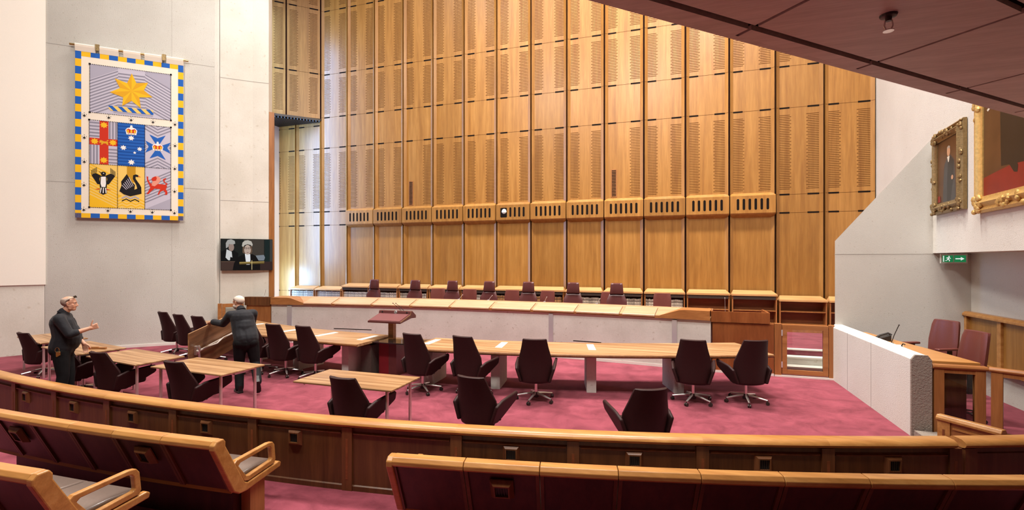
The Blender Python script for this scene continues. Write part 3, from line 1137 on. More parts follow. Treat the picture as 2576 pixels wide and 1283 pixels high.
for x, dx, lab in ((-5.42, 0.15, 'thin gooseneck microphone on the judges bench, leftmost of the four in front of chairs'),
                   (-4.55, 0.14, 'thin gooseneck microphone on the judges bench near the middle'),
                   (-2.98, 0.08, 'thin gooseneck microphone on the judges bench right of the middle'),
                   (-1.62, 0.09, 'thin gooseneck microphone on the judges bench, beside the last high-backed chair')):
    goose(x, 11.45 - (x + 5) ** 2 / 68 + 0.50, 1.30, dx, 0.14, lab)
goose(-11.2, 10.95, 1.31, 0.14, 0.22, 'thin gooseneck microphone on the left end cabinet by the concrete pier')
goose(1.25, 11.35, 1.11, -0.02, 0.45, 'thin upright gooseneck microphone behind the screen of the right end cabinet')


# ------------------------------------------------------------------ chairs
def shell(b, stations, th=0.05, nx=9, m=0):
    """padded back shell: stations = (z, half width, y at centre, forward curl at the edge)"""
    st = []
    for i in range(len(stations) - 1):
        p, q = stations[i], stations[i + 1]
        for k in range(2):
            f = k / 2
            st.append([p[j] * (1 - f) + q[j] * f for j in range(4)])
    st.append(list(stations[-1]))
    nz = len(st)
    V, F = [], []

    def idx(side, i, k):
        return side * nz * nx + i * nx + k
    for side in (0, 1):
        for i, (z, w, y, cv) in enumerate(st):
            edge = 0.35 if i in (0, nz - 1) else 1.0
            for k in range(nx):
                u = -1 + 2 * k / (nx - 1)
                t = th * edge * (0.35 if k in (0, nx - 1) else 1.0) * 0.5
                yy = y + cv * u * u + (-t if side == 0 else t)
                V.append((w * u, yy, z))
    for i in range(nz - 1):
        for k in range(nx - 1):
            F.append((idx(0, i, k), idx(0, i, k + 1), idx(0, i + 1, k + 1), idx(0, i + 1, k)))
            F.append((idx(1, i, k), idx(1, i + 1, k), idx(1, i + 1, k + 1), idx(1, i, k + 1)))
    for i in range(nz - 1):
        for k in (0, nx - 1):
            F.append((idx(0, i, k), idx(0, i + 1, k), idx(1, i + 1, k), idx(1, i, k)))
    for k in range(nx - 1):
        for i in (0, nz - 1):
            F.append((idx(0, i, k), idx(0, i, k + 1), idx(1, i, k + 1), idx(1, i, k)))
    b.add(V, F, m)


def star_base(t, rad=0.33, hub=0.12, metal='chrome'):
    b = MB()
    b.lathe([(0.045, 0.055), (0.05, 0.07), (0.05, 0.13), (0.03, 0.14)], 14)
    b.build('hub', M['black'], t, local=True, smooth=True)
    for k in range(5):
        a = R(90 + 18 + 72 * k)
        c, s = math.cos(a), math.sin(a)
        b = MB()
        b.tube([(0.03 * c, 0.03 * s, hub), (0.16 * c, 0.16 * s, hub - 0.015), (rad * c, rad * s, 0.075)], [0.024, 0.019, 0.013], 6)
        lg = b.build('leg', M[metal], t, local=True, smooth=True)
        b = MB()
        b.tube([(rad * c, rad * s, 0.08), (rad * c, rad * s, 0.045)], 0.008, 6)
        Tz = Matrix.Translation((rad * c, rad * s, 0.028)) @ Matrix.Rotation(a + 0.6 * k, 4, 'Z')
        for x0 in (-0.024, 0.006):
            b.tube([(x0, 0, 0), (x0 + 0.018, 0, 0)], 0.028, 12, 0, Tz)
        b.build('castor', M['dark_metal'] if metal == 'chrome' else M['black'], lg, local=True, smooth=True)


def counsel_chair(zb, zt, seat_z, label):
    t = thing('swivel_chair', label, 'chair')
    h = zt - zb
    b = MB()
    st = [(zb, 0.235, -0.235, 0.085), (zb + 0.06 * h, 0.252, -0.245, 0.10), (zb + 0.34 * h, 0.285, -0.26, 0.115), (zb + 0.50 * h, 0.282, -0.275, 0.11),
          (zb + 0.80 * h, 0.225, -0.325, 0.07), (zb + 0.975 * h, 0.200, -0.36, 0.05), (zb + h, 0.190, -0.366, 0.05)]
    shell(b, st, 0.075)
    b.build('backrest', M['maroon'], t, local=True, smooth=True)
    b = MB()
    b.prism([(-0.22, -0.20), (0.22, -0.20), (0.25, 0.0), (0.24, 0.24), (0.18, 0.28), (-0.18, 0.28), (-0.24, 0.24), (-0.25, 0.0)], seat_z - 0.09, seat_z + 0.01, 'z')
    b.build('seat', M['maroon'], t, local=True, bevel=0.03, seg=3, smooth=True)
    for sx in (-1, 1):
        b = MB()
        o = seat_z - 0.47
        pl = [(-0.235, 0.36), (-0.06, 0.335), (0.06, 0.38), (0.34, 0.535), (0.365, 0.565), (0.335, 0.665), (0.305, 0.685), (0.0, 0.665), (-0.09, 0.655), (-0.225, 0.60)]
        pl = [(y, z + o) for y, z in pl]
        b.prism(pl, -0.022, 0.022, 'x')
        Tm = Matrix.Translation((sx * 0.238, 0, 0)) @ Matrix.Translation((0, 0, 0.36 + o)) @ Matrix.Rotation(R(19) * sx, 4, 'Y') @ Matrix.Translation((0, 0, -0.36 - o))
        b.v = [Tm @ p for p in b.v]
        b.build('arm', M['maroon'], t, local=True, bevel=0.018, seg=3, smooth=True)
    b = MB()
    b.tube([(0, 0, 0.13), (0, 0, seat_z - 0.12)], 0.026, 10)
    b.build('gas_lift', M['chrome'], t, local=True, smooth=True)
    b = MB()
    b.box(-0.11, 0.11, -0.14, 0.12, seat_z - 0.135, seat_z - 0.085)
    b.box(0.10, 0.27, -0.03, 0.0, seat_z - 0.115, seat_z - 0.10)
    b.box(-0.27, -0.10, -0.03, 0.0, seat_z - 0.115, seat_z - 0.10)
    b.build('tilt_lever', M['black'], t, local=True)
    star_base(t)
    return t


HI = counsel_chair(0.34, 1.10, 0.47, '')
LO = counsel_chair(0.27, 0.93, 0.43, '')
for x, y, ang, lab in (
        (-11.88, 8.85, 78, 'dark maroon swivel chair at the far left end of the bar table'),
        (-11.0, 8.58, 78, 'maroon swivel chair at the bar table, next to the left edge of the carried tabletop'),
        (-10.25, 8.45, 82, 'dark maroon swivel chair showing just its top behind the carried tabletop'),
        (-8.25, 7.98, 84, 'dark maroon swivel chair at the bar table half hidden behind the carrying man'),
        (-7.53, 7.92, 84, 'dark maroon swivel chair at the bar table, fully visible just right of the carrying man'),
        (-6.76, 7.90, 82, 'dark maroon swivel chair at the bar table, first to the left of the lectern'),
        (-4.21, 7.70, 80, 'dark maroon swivel chair at the bar table, first to the right of the lectern'),
        (-3.24, 7.72, 79, 'dark maroon swivel chair at the bar table, second to the right of the lectern'),
        (-2.11, 7.82, 101, 'maroon swivel chair at the bar table seen square from behind, third right of the lectern'),
        (0.44, 8.55, 87, 'dark maroon swivel chair at the bar table, second from its right end'),
        (1.28, 8.80, 110, 'dark maroon swivel chair turned to the left at the right end of the bar table')):
    place(HI, USED, (x, y, 0), R(ang - 90), lab, 'high-backed swivel chairs along the curved bar table')
HI2 = LO
for x, y, ang, lab in (
        (-12.30, 6.35, 84, 'low maroon swivel chair by the near left wall, the leftmost chair of all'),
        (-9.98, 5.72, 84, 'low maroon swivel chair mostly hidden behind the standing man on the left'),
        (-8.60, 5.46, 86, 'low maroon swivel chair at the small table just right of the standing man'),
        (-6.77, 5.33, 86, 'low maroon swivel chair at the small table in front of the carrying man'),
        (-3.84, 5.30, 87, 'low maroon swivel chair at the separate small table near the middle of the court'),
        (-2.30, 5.84, 82, 'low maroon swivel chair standing alone on the carpet with its right arm showing'),
        (-0.30, 5.93, 116, 'low maroon swivel chair standing alone and turned left, nearest to the parapet')):
    place(LO, USED, (x, y, 0), R(ang - 90), lab, 'low-backed swivel chairs behind the curved balustrade')


def judge_chair(label):
    t = thing('judge_chair', label, 'chair')
    b = MB()
    shell(b, [(0.42, 0.25, 0.23, -0.06), (0.60, 0.27, 0.25, -0.07), (0.86, 0.268, 0.275, -0.06), (0.99, 0.215, 0.29, -0.03), (1.05, 0.190, 0.297, -0.02)], 0.09)
    b.build('backrest', M['maroon_leather'], t, local=True, smooth=True)
    b = MB()
    shell(b, [(1.04, 0.182, 0.285, -0.03), (1.07, 0.18, 0.275, -0.03), (1.30, 0.160, 0.29, -0.02), (1.345, 0.148, 0.30, -0.02)], 0.10)
    b.build('headrest', M['maroon_leather'], t, local=True, smooth=True)
    b = MB()
    b.box(-0.26, 0.26, -0.27, 0.22, 0.42, 0.52)
    b.build('seat', M['maroon_leather'], t, local=True, bevel=0.03, seg=3, smooth=True)
    for sx in (-1, 1):
        b = MB()
        b.box(sx * 0.30 - 0.03, sx * 0.30 + 0.03, -0.2, 0.18, 0.64, 0.68)
        b.box(sx * 0.30 - 0.015, sx * 0.30 + 0.015, -0.02, 0.06, 0.46, 0.64)
        b.build('arm', M['black'], t, local=True, bevel=0.012)
    b = MB()
    b.tube([(0, 0, 0.12), (0, 0, 0.43)], 0.028, 10)
    b.build('gas_lift', M['chrome'], t, local=True)
    star_base(t)
    return t


JC = judge_chair('')
for k, x in enumerate((-8.87, -7.39, -6.12, -4.93, -3.73, -2.43, -1.24)):
    place(JC, USED, (x, 12.75, 0.42), R((x + 4.5) * 1.2), 'high-backed maroon leather judge chair with headrest behind the bench, %s from the left' % ORD[k],
          'high-backed judge chairs behind the bench')


def side_chair(label):
    t = thing('low_office_chair', label, 'chair')
    b = MB()
    shell(b, [(0.50, 0.21, 0.22, -0.04), (0.62, 0.235, 0.235, -0.045), (0.90, 0.235, 0.26, -0.04), (1.03, 0.215, 0.275, -0.03), (1.05, 0.20, 0.278, -0.03)], 0.07)
    b.build('backrest', M['oxblood'], t, local=True, smooth=True)
    b = MB()
    b.box(-0.24, 0.24, -0.26, 0.2, 0.42, 0.50)
    b.build('seat', M['oxblood'], t, local=True, bevel=0.03, seg=3, smooth=True)
    for sx in (-1, 1):
        b = MB()
        b.box(sx * 0.29 - 0.035, sx * 0.29 + 0.035, -0.18, 0.12, 0.66, 0.69)
        b.prism([(-0.05, 0.44), (0.02, 0.44), (-0.02, 0.66), (-0.08, 0.66)], sx * 0.29 - 0.015, sx * 0.29 + 0.015, 'x')
        b.build('arm', M['black'], t, local=True, bevel=0.012)
    b = MB()
    b.tube([(0, 0, 0.12), (0, 0, 0.43)], 0.028, 10)
    b.build('gas_lift', M['black'], t, local=True)
    star_base(t, metal='dark_metal')
    return t


SC = side_chair('')
for x, rz, lab in ((-6.85, 20, 'low maroon office chair peeking out left of the third high judge chair'),
                   (-5.82, 5, 'low maroon office chair between the third and fourth high judge chairs'),
                   (-4.46, -5, 'low maroon office chair between the fourth and fifth high judge chairs'),
                   (-3.38, -12, 'low maroon office chair with a blue window reflection right of the fifth high judge chair'),
                   (-1.62, -18, 'low maroon office chair peeking out left of the last high judge chair'),
                   (-0.10, -2, 'low maroon office chair standing alone at the right end of the judges bench')):
    place(SC, USED, (x, 13.45, 0.42), R(rz), lab, 'low office chairs between the judge chairs')


def tall_office_chair(label):
    t = thing('office_chair', label, 'chair')
    b = MB()
    shell(b, [(0.55, 0.21, 0.24, -0.05), (0.68, 0.245, 0.25, -0.05), (0.95, 0.255, 0.28, -0.05), (1.22, 0.235, 0.31, -0.035), (1.30, 0.215, 0.325, -0.03), (1.315, 0.20, 0.327, -0.03)], 0.10)
    b.build('backrest', M['oxblood'], t, local=True, smooth=True)
    b = MB()
    b.box(-0.25, 0.25, -0.27, 0.2, 0.46, 0.56)
    b.build('seat', M['oxblood'], t, local=True, bevel=0.035, seg=3, smooth=True)
    for sx in (-1, 1):
        b = MB()
        b.box(sx * 0.34 - 0.045, sx * 0.34 + 0.045, -0.30, 0.10, 0.84, 0.88)
        b.build('arm_pad', M['oxblood'], t, local=True, bevel=0.016, seg=3, smooth=True)
        b = MB()
        b.prism([(-0.08, 0.48), (0.0, 0.48), (0.0, 0.84), (-0.08, 0.84)], sx * 0.34 - 0.015, sx * 0.33 + 0.015, 'x')
        b.box(min(sx * 0.2, sx * 0.345), max(sx * 0.2, sx * 0.345), -0.08, 0.0, 0.44, 0.48)
        b.build('arm_post', M['black'], t, local=True)
    b = MB()
    b.tube([(0, 0, 0.12), (0, 0, 0.47)], 0.028, 10)
    b.build('gas_lift', M['black'], t, local=True)
    star_base(t, metal='dark_metal')
    return t


TO = tall_office_chair('')
place(TO, USED, (4.52, 10.34, 0), R(-65), 'oxblood leather office chair behind the side desk, against the bare concrete', 'office chairs behind the side desk')
place(TO, USED, (4.20, 8.95, 0), R(-80), 'oxblood leather office chair behind the side desk, against the timber wainscot', 'office chairs behind the side desk')


# ------------------------------------------------------------------ small tables
def small_table(label):
    t = thing('flip_top_table', label, 'table')
    b = MB()
    b.box(-0.775, 0.775, -0.375, 0.375, 0.705, 0.73, 0)
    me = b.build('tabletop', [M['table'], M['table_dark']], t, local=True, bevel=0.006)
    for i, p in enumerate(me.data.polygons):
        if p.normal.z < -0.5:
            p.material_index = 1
    for sx in (-1, 1):
        for sy in (-1, 1):
            b = MB()
            b.tube([(sx * 0.66, sy * 0.29, 0.69), (sx * 0.66, sy * 0.29, 0.0)], 0.022, 10)
            b.build('leg', M['chrome'], t, local=True, smooth=True)
        b = MB()
        b.tube([(sx * 0.66, -0.29, 0.685), (sx * 0.66, 0.29, 0.685)], 0.017, 8)
        b.box(sx * 0.66 - 0.035, sx * 0.66 + 0.035, -0.09, 0.09, 0.66, 0.705)
        b.build('side_bracket', M['chrome'], t, local=True)
    b = MB()
    b.tube([(-0.66, 0.0, 0.675), (0.66, 0.0, 0.675)], 0.019, 8)
    b.build('crossbar', M['chrome'], t, local=True)
    return t


ST = small_table('')
for x, y, rz, lab in ((-6.87, 5.62, -3.0, 'small striped timber table in front of the carrying man'),
                      (-8.73, 5.77, -8.0, 'small striped timber table just right of the standing man'),
                      (-10.55, 6.05, -11.0, 'small striped timber table behind the standing man, with a wooden object lying on it'),
                      (-12.55, 6.62, -14.0, 'small striped timber table by the near left wall, leftmost of the row'),
                      (-4.10, 5.63, 0.0, 'small striped timber table standing by itself near the middle of the court')):
    st_ = place(ST, USED, (x, y, 0), R(rz), lab, 'small flip-top tables across the court')
for ch in list(st_.children):
    if ch.name.startswith('leg') and sum(v.co.x for v in ch.data.vertices) < 0 and sum(v.co.y for v in ch.data.vertices) < 0:
        bpy.data.objects.remove(ch)          # this table stands with one leg folded away
# the one being carried: top folded flat against its legs, tilted, underside towards us
away = Vector((-0.309, 0.951, 0))
right_ = Vector((0.951, 0.309, 0))
hd = away
la = (hd * math.cos(R(9)) + Vector((0, 0, 1)) * math.sin(R(9))).normalized()
nn = (-right_ + Vector((0, 0, 0.10))).normalized()
nn = (nn - la * nn.dot(la)).normalized()
wa = nn.cross(la).normalized()
ct = thing('flip_top_table', 'small timber table tilted on edge with its chrome frame showing, carried by a man', 'table')
TT = Matrix((la, wa, nn)).transposed().to_4x4()
ct.matrix_basis = Matrix.Translation(Vector((-8.19, 6.86, 0.86))) @ TT
b = MB()
b.box(-0.775, 0.775, -0.375, 0.375, -0.0125, 0.0125)
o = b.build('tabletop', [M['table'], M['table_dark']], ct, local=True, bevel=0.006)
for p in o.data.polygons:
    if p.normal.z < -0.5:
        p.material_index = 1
b = MB()
b.tube([(-0.64, 0.0, -0.06), (0.64, 0.0, -0.06)], 0.02, 8)
b.tube([(-0.5, -0.02, -0.075), (-0.1, 0.025, -0.085), (0.1, -0.03, -0.085), (0.5, 0.01, -0.075)], 0.012, 6)
b.build('crossbar', M['chrome'], ct, local=True, smooth=True)
for sx in (-1, 1):
    b = MB()
    b.box(sx * 0.62 - 0.025, sx * 0.62 + 0.025, -0.10, 0.06, -0.05, -0.0125)
    b.tube([(sx * 0.62, -0.09, -0.05), (sx * 0.62, -0.11, -0.085), (sx * 0.62, -0.06, -0.10), (sx * 0.62, 0.03, -0.07)], 0.016, 8)
    b.build('hinge_bracket', M['chrome'], ct, local=True, smooth=True)
    b = MB()
    b.tube([(sx * 0.60, 0.02, -0.065), (sx * 0.60 + 0.02, 0.36, -0.085)], 0.021, 8)
    b.build('leg', M['chrome'], ct, local=True, smooth=True)

b = MB()
b.box(-0.18, 0.18, -0.025, 0.025, 0, 0.03)
b.box(-0.16, 0.05, -0.022, 0.015, 0.03, 0.042)
o = b.build('wooden_block', M['bench_wood'], bevel=0.008)
o.location = (-10.12, 6.0, 0.7315)
o.rotation_euler = (0, 0, R(22))
tag(o, 'narrow wooden block with an orange end lying on a small table by the standing man', 'block')
b = MB()
b.box(-0.182, -0.08, -0.026, 0.0, 0.004, 0.026)
e = b.build('orange_end', flatc('orange_paint', (190, 80, 40)), o, local=True)

# ------------------------------------------------------------------ curved balustrade in the foreground
GC = (-5.8, 29.32)


def speaker_box(parent, C, r, th, z, s=0.085, tilt=0.0, name='speaker_box'):
    p = Vector((C[0] + r * math.sin(R(th)), C[1] - r * math.cos(R(th)), z))
    T = Matrix.Translation(p) @ Matrix.Rotation(R(th), 4, 'Z') @ Matrix.Rotation(tilt, 4, 'X')
    b = MB()
    o, i, d = s, s * 0.55, 0.035
    A = [(-o, 0.01, -o), (o, 0.01, -o), (o, 0.01, o), (-o, 0.01, o)]
    B2 = [(-o, 0, -o), (o, 0, -o), (o, 0, o), (-o, 0, o)]
    Cc = [(-i - 0.012, -d, -i - 0.012), (i + 0.012, -d, -i - 0.012), (i + 0.012, -d, i + 0.012), (-i - 0.012, -d, i + 0.012)]
    D = [(-i, -d, -i), (i, -d, -i), (i, -d, i), (-i, -d, i)]
    E = [(-i, -d + 0.02, -i), (i, -d + 0.02, -i), (i, -d + 0.02, i), (-i, -d + 0.02, i)]
    V = A + B2 + Cc + D + E
    F = []
    for q in range(4):
        for k in range(4):
            F.append((q * 4 + k, q * 4 + (k + 1) % 4, (q + 1) * 4 + (k + 1) % 4, (q + 1) * 4 + k))
    F.append((0, 3, 2, 1))
    b.add(V, F, 0, T)
    b.quad((-i, -d + 0.0195, -i), (i, -d + 0.0195, -i), (i, -d + 0.0195, i), (-i, -d + 0.0195, i), 1, T)
    for k in range(5):
        x = -i + (k + 0.5) * 2 * i / 5
        b.box(x - 0.003, x + 0.003, -d + 0.012, -d + 0.02, -i, i, 1, T)
    b.build(name, [M['brown'], M['black']], parent, recalc=False)


bal = thing('curved_balustrade', 'long curved timber balustrade with a golden rail in front of the public benches', 'balustrade', (-4.0, 4.2, 0))
PO = [-9.2, -6.71, -4.29, -1.77, 0.80, 3.38, 6.01, 8.68, 11.29, 14.01, 16.59, 19.25]
SP = {1: -5.93, 2: -3.29, 3: -0.71, 4: 1.93, 5: 4.60, 7: 9.93, 8: 12.59, 9: 15.27, 10: 17.95}
r_ = 25.30
for k in range(0, len(PO) - 1):
    ta, tb = PO[k], PO[k + 1]
    b = MB()
    b.arc(GC, ta, tb, 8, [(25.19, 0.685), (25.175, 0.705), (25.19, 0.727), (25.215, 0.735), (25.30, 0.73), (25.335, 0.712), (25.345, 0.69), (25.33, 0.665), (25.30, 0.655), (25.2, 0.655)])
    b.build('top_rail', M['rail'], bal, smooth=True)
    b = MB()
    b.arc(GC, ta + 0.13, tb - 0.13, 8, [(r_ - 0.05, 0.0), (r_ - 0.05, 0.655), (r_ - 0.012, 0.655), (r_ - 0.012, 0.61), (r_ + 0.0, 0.60), (r_ + 0.0, 0.06), (r_ + 0.012, 0.05), (r_ + 0.012, 0.0)])
    b.build('panel', M['mahog'], bal)
    b = MB()
    b.arc(GC, ta + 0.16, tb - 0.16, 8, [(r_ - 0.005, 0.585), (r_ + 0.014, 0.585), (r_ + 0.018, 0.596), (r_ - 0.005, 0.606)])
    b.build('panel_moulding', M['brown'], bal)
for k, t0 in enumerate(PO):
    b = MB()
    b.arc(GC, t0 - 0.13, t0 + 0.13, 2, [(r_ - 0.05, 0.0), (r_ - 0.05, 0.655), (r_ + 0.02, 0.655), (r_ + 0.02, 0.0)])
    b.arc(GC, t0 - 0.03, t0 + 0.03, 1, [(r_ + 0.01, 0.12), (r_ + 0.01, 0.54), (r_ + 0.022, 0.54), (r_ + 0.022, 0.12)], 1)
    b.build('post', [M['brown'], M['interior']], bal)
for k, th in SP.items():
    speaker_box(bal, GC, r_, th, 0.50, 0.084)
# its continuation on the right, after the gap
bal2 = thing('curved_balustrade', 'short end section of the timber balustrade at the right edge, past the rail gap', 'balustrade', (2.9, 5.6, 0))
b = MB()
b.arc(GC, 19.42, 23.6, 8, [(25.19, 0.685), (25.175, 0.705), (25.19, 0.727), (25.215, 0.735), (25.30, 0.73), (25.335, 0.712), (25.345, 0.69), (25.33, 0.665), (25.30, 0.655), (25.2, 0.655)])
b.build('top_rail', M['rail'], bal2, smooth=True)
b = MB()
b.arc(GC, 19.46, 23.6, 8, [(r_ - 0.05, 0.0), (r_ - 0.05, 0.655), (r_ - 0.012, 0.655), (r_ - 0.012, 0.61), (r_, 0.60), (r_, 0.0)])
b.build('panel', M['mahog'], bal2)
for t0 in (19.58, 21.4):
    b = MB()
    b.arc(GC, t0 - 0.13, t0 + 0.13, 2, [(r_ - 0.05, 0.0), (r_ - 0.05, 0.655), (r_ + 0.02, 0.655), (r_ + 0.02, 0.0)])
    b.build('post', M['brown'], bal2)
# return panel behind it
p0, p1 = Vector((2.80, 6.24, 0)), Vector((3.13, 5.83, 0))
dd = (p1 - p0)
L = dd.length
T = Matrix.Translation(p0) @ Matrix.Rotation(math.atan2(dd.y, dd.x), 4, 'Z')
rp_ = thing('return_panel', 'short timber return panel with a golden rail standing behind the balustrade on the right', 'panel', tuple(p0))
b = MB()
b.prism([(-0.05, 0.69), (-0.05, 0.715), (-0.03, 0.745), (0.03, 0.745), (0.05, 0.715), (0.05, 0.69)], -0.02, L - 0.01, 'x', 0, T)
b.build('top_rail', M['rail'], rp_, bevel=0.006)
b = MB()
b.box(0, L - 0.02, -0.02, 0.03, 0, 0.69, 0, T)
b.build('panel', M['bench_wood'], rp_)
b = MB()
b.box(-0.01, 0.10, -0.035, 0.035, 0, 0.69, 0, T)
b.box(0.035, 0.055, -0.037, -0.03, 0.45, 0.60, 1, T)
b.build('post', [M['rail'], M['interior']], rp_)
b = MB()
b.box(0.12, L - 0.02, -0.03, -0.015, 0.62, 0.64, 0, T)
b.build('panel_moulding', M['rail'], rp_)


# ------------------------------------------------------------------ public benches
def public_bench(lab, RB, bounds, z0, spk, left_arm=False, right_arm=False):
    """RB radius of the near edge of the cap; bounds in degrees; z0 floor height"""
    mid = R((bounds[0] + bounds[-1]) / 2)
    t = thing('public_bench', lab, 'bench', (GC[0] + RB * math.sin(mid), GC[1] - RB * math.cos(mid), z0), 0, 'curved public benches')
    zt = z0 + 0.87

    def P(d, z):
        return (RB - d, z0 + z)
    n = len(bounds) - 1
    for k in range(n):
        ta, tb = bounds[k] + 0.006, bounds[k + 1] - 0.006
        b = MB()
        b.arc(GC, ta, tb, 4, [P(0.0, 0.80), P(-0.012, 0.815), P(-0.012, 0.84), P(0.012, 0.868), P(0.09, 0.87), P(0.105, 0.855), P(0.10, 0.82), P(0.075, 0.80)])
        b.build('cap_rail', M['rail'], t, bevel=0.004)
        b = MB()
        b.arc(GC, ta, tb, 4, [P(0.02, 0.80), P(0.07, 0.80), P(0.27, 0.40), P(0.225, 0.36)])
        b.build('back_panel', M['bench_back'], t)
        for qa, qb in ((ta, ta + 0.06), (tb - 0.06, tb)):
            b = MB()
            b.arc(GC, qa, qb, 1, [P(0.005, 0.80), P(0.025, 0.80), P(0.225, 0.37), P(0.205, 0.36)])
            b.build('panel_stile', M['mahog'], t)
        b = MB()
        b.arc(GC, ta + 0.02, tb - 0.02, 6, [P(0.28, 0.385), P(0.27, 0.43), P(0.30, 0.455), P(0.50, 0.46), P(0.70, 0.445), P(0.745, 0.42), P(0.74, 0.385)])
        b.build('seat_cushion', M['grey_leather'], t, smooth=True, bevel=0.012, seg=2)
    b = MB()
    b.arc(GC, bounds[0] + 0.02, bounds[-1] - 0.02, 4 * n, [P(0.22, 0.33), P(0.24, 0.385), P(0.75, 0.385), P(0.75, 0.33)])
    b.build('seat_frame', M['rail'], t)
    b = MB()
    b.arc(GC, bounds[0] + 0.35, bounds[-1] - 0.22, 4 * n, [P(0.34, 0.0), P(0.34, 0.33), P(0.62, 0.33), P(0.62, 0.0)])
    b.build('plinth', M['bench_back'], t)
    for th in spk:
        speaker_box(t, GC, RB - 0.062, th, z0 + 0.66, 0.09, R(25))
    for use, th, sg in ((left_arm, bounds[0], 1), (right_arm, bounds[-1], -1)):
        if not use:
            continue
        T = Matrix.Translation((GC[0] + RB * math.sin(R(th)), GC[1] - RB * math.cos(R(th)), z0)) @ Matrix.Rotation(R(th), 4, 'Z')
        w0, w1 = (-0.045, 0.012) if sg > 0 else (-0.012, 0.045)
        b = MB()
        b.prism([(-0.012, 0.80), (-0.012, 0.84), (0.02, 0.868), (0.09, 0.87), (0.11, 0.84), (0.11, 0.80), (0.32, 0.40), (0.36, 0.375), (0.76, 0.405), (0.785, 0.385), (0.775, 0.345), (0.34, 0.305), (0.26, 0.315), (0.20, 0.36)], w0, w1, 'x', 0, T)
        b.build('end_frame', M['rail'], t, bevel=0.01, seg=2)
        # closed arm loop
        outer = [(0.20, 0.60), (0.235, 0.625), (0.62, 0.635), (0.675, 0.625), (0.70, 0.59), (0.715, 0.44), (0.70, 0.41), (0.37, 0.385), (0.32, 0.40)]
        inner = [(0.255, 0.565), (0.28, 0.585), (0.60, 0.597), (0.635, 0.59), (0.655, 0.565), (0.665, 0.47), (0.65, 0.452), (0.38, 0.43), (0.345, 0.44)]
        b = MB()
        nn_ = len(outer)
        w0, w1 = (-0.04, 0.008) if sg > 0 else (-0.008, 0.04)
        V = [(w0, *p) for p in outer] + [(w0, *p) for p in inner] + [(w1, *p) for p in outer] + [(w1, *p) for p in inner]
        F = []
        for k in range(nn_):
            j = (k + 1) % nn_
            F += [(k, j, nn_ + j, nn_ + k), (2 * nn_ + k, 3 * nn_ + k, 3 * nn_ + j, 2 * nn_ + j), (k, 2 * nn_ + k, 2 * nn_ + j, j), (nn_ + k, nn_ + j, 3 * nn_ + j, 3 * nn_ + k)]
        b.add(V, F, 0, T)
        b.build('arm_loop', M['rail'], t, bevel=0.008, seg=2)
        b = MB()
        b.box(w0 + (0.03 if sg > 0 else -0.08), w1 + (0.08 if sg > 0 else -0.03), 0.42, 0.60, 0, 0.34, 0, T)
        b.build('end_leg', M['vert_wood'], t)
    return t


public_bench('long curved timber public bench running along the bottom right, in front of the balustrade', 26.40,
             [8.24, 9.48, 10.73, 11.97, 13.23, 14.47, 15.73, 16.96, 18.2, 19.4], 0, [10.1], left_arm=True)
public_bench('curved timber public bench at the lower left with two small grilles in its back', 26.42,
             [-2.5, -1.28, -0.06, 1.14, 2.36, 3.58, 4.72], 0, [-0.69, 3.04], right_arm=True)
public_bench('curved timber public bench end in the bottom left corner, nearest to the viewer', 27.38,
             [0.1, 1.3, 2.5, 3.72], 0.10, [], right_arm=True)
# floor step under the nearest bench
b = MB()
b.arc(GC, -8, 4.4, 20, [(26.75, 0.0), (26.75, 0.10), (29.5, 0.10), (29.5, 0.0)])
struct(b.build('floor_tier', M['carpet']))

# ------------------------------------------------------------------ side desk on the right with its glazed screens
sd = thing('side_desk', 'timber desk with a pointed top running behind the concrete parapet on the right', 'desk', (3.7, 8.8, 0))
b = MB()
b.prism([(3.43, 7.90), (3.98, 7.90), (3.86, 8.9), (3.74, 9.7), (3.62, 10.6), (3.43, 10.6)], 0.985, 1.025, 'z')
b.build('desktop', M['rail'], sd, bevel=0.006)
b = MB()
b.prism([(3.46, 8.05), (3.90, 8.05), (3.80, 8.9), (3.68, 9.7), (3.58, 10.5), (3.46, 10.5)], 0.06, 0.985, 'z')
b.build('pedestal', M['mahog'], sd)


def glazed_screen(lab, a, c, zt):
    a, c = Vector((*a, 0)), Vector((*c, 0))
    d = c - a
    L = d.length
    T = Matrix.Translation(a) @ Matrix.Rotation(math.atan2(d.y, d.x), 4, 'Z')
    t = thing('glazed_screen', lab, 'screen', tuple((a + c) / 2), 0, 'glazed screens beside the side desk')
    b = MB()
    b.prism([(-0.045, zt - 0.055), (-0.055, zt - 0.03), (-0.04, zt), (0.04, zt), (0.055, zt - 0.03), (0.045, zt - 0.055)], 0, L, 'x', 0, T)
    b.build('top_rail', M['bench_wood'], t, bevel=0.008)
    for x0, x1 in ((0.02, 0.13), (L - 0.13, L - 0.02)):
        b = MB()
        b.box(x0, x1, -0.035, 0.035, 0.0, zt - 0.055, 0, T)
        b.build('post', M['vert_wood'], t, bevel=0.005)
    b = MB()
    for za, zb in ((0.10, 0.17), (zt - 0.11, zt - 0.055)):
        b = MB()
        b.box(0.13, L - 0.13, -0.03, 0.03, za, zb, 0, T)
        b.build('cross_rail', M['vert_wood'], t)
    b = MB()
    b.box(0.125, L - 0.125, -0.004, 0.004, 0.16, zt - 0.10, 0, T)
    b.build('pane', M['glass'], t)


glazed_screen('timber framed glazed screen closing the near end of the side desk', (3.40, 7.80), (3.99, 7.80), 1.00)
glazed_screen('timber framed glazed screen running off to the right edge beyond the side desk', (4.01, 7.79), (5.36, 6.95), 1.00)
b = MB()
b.box(3.17, 3.40, 7.50, 7.70, 0, 0.11)
b.box(3.40, 3.75, 7.45, 7.72, 0, 0.11)
struct(b.build('trim_plinth', M['conc_brown']))

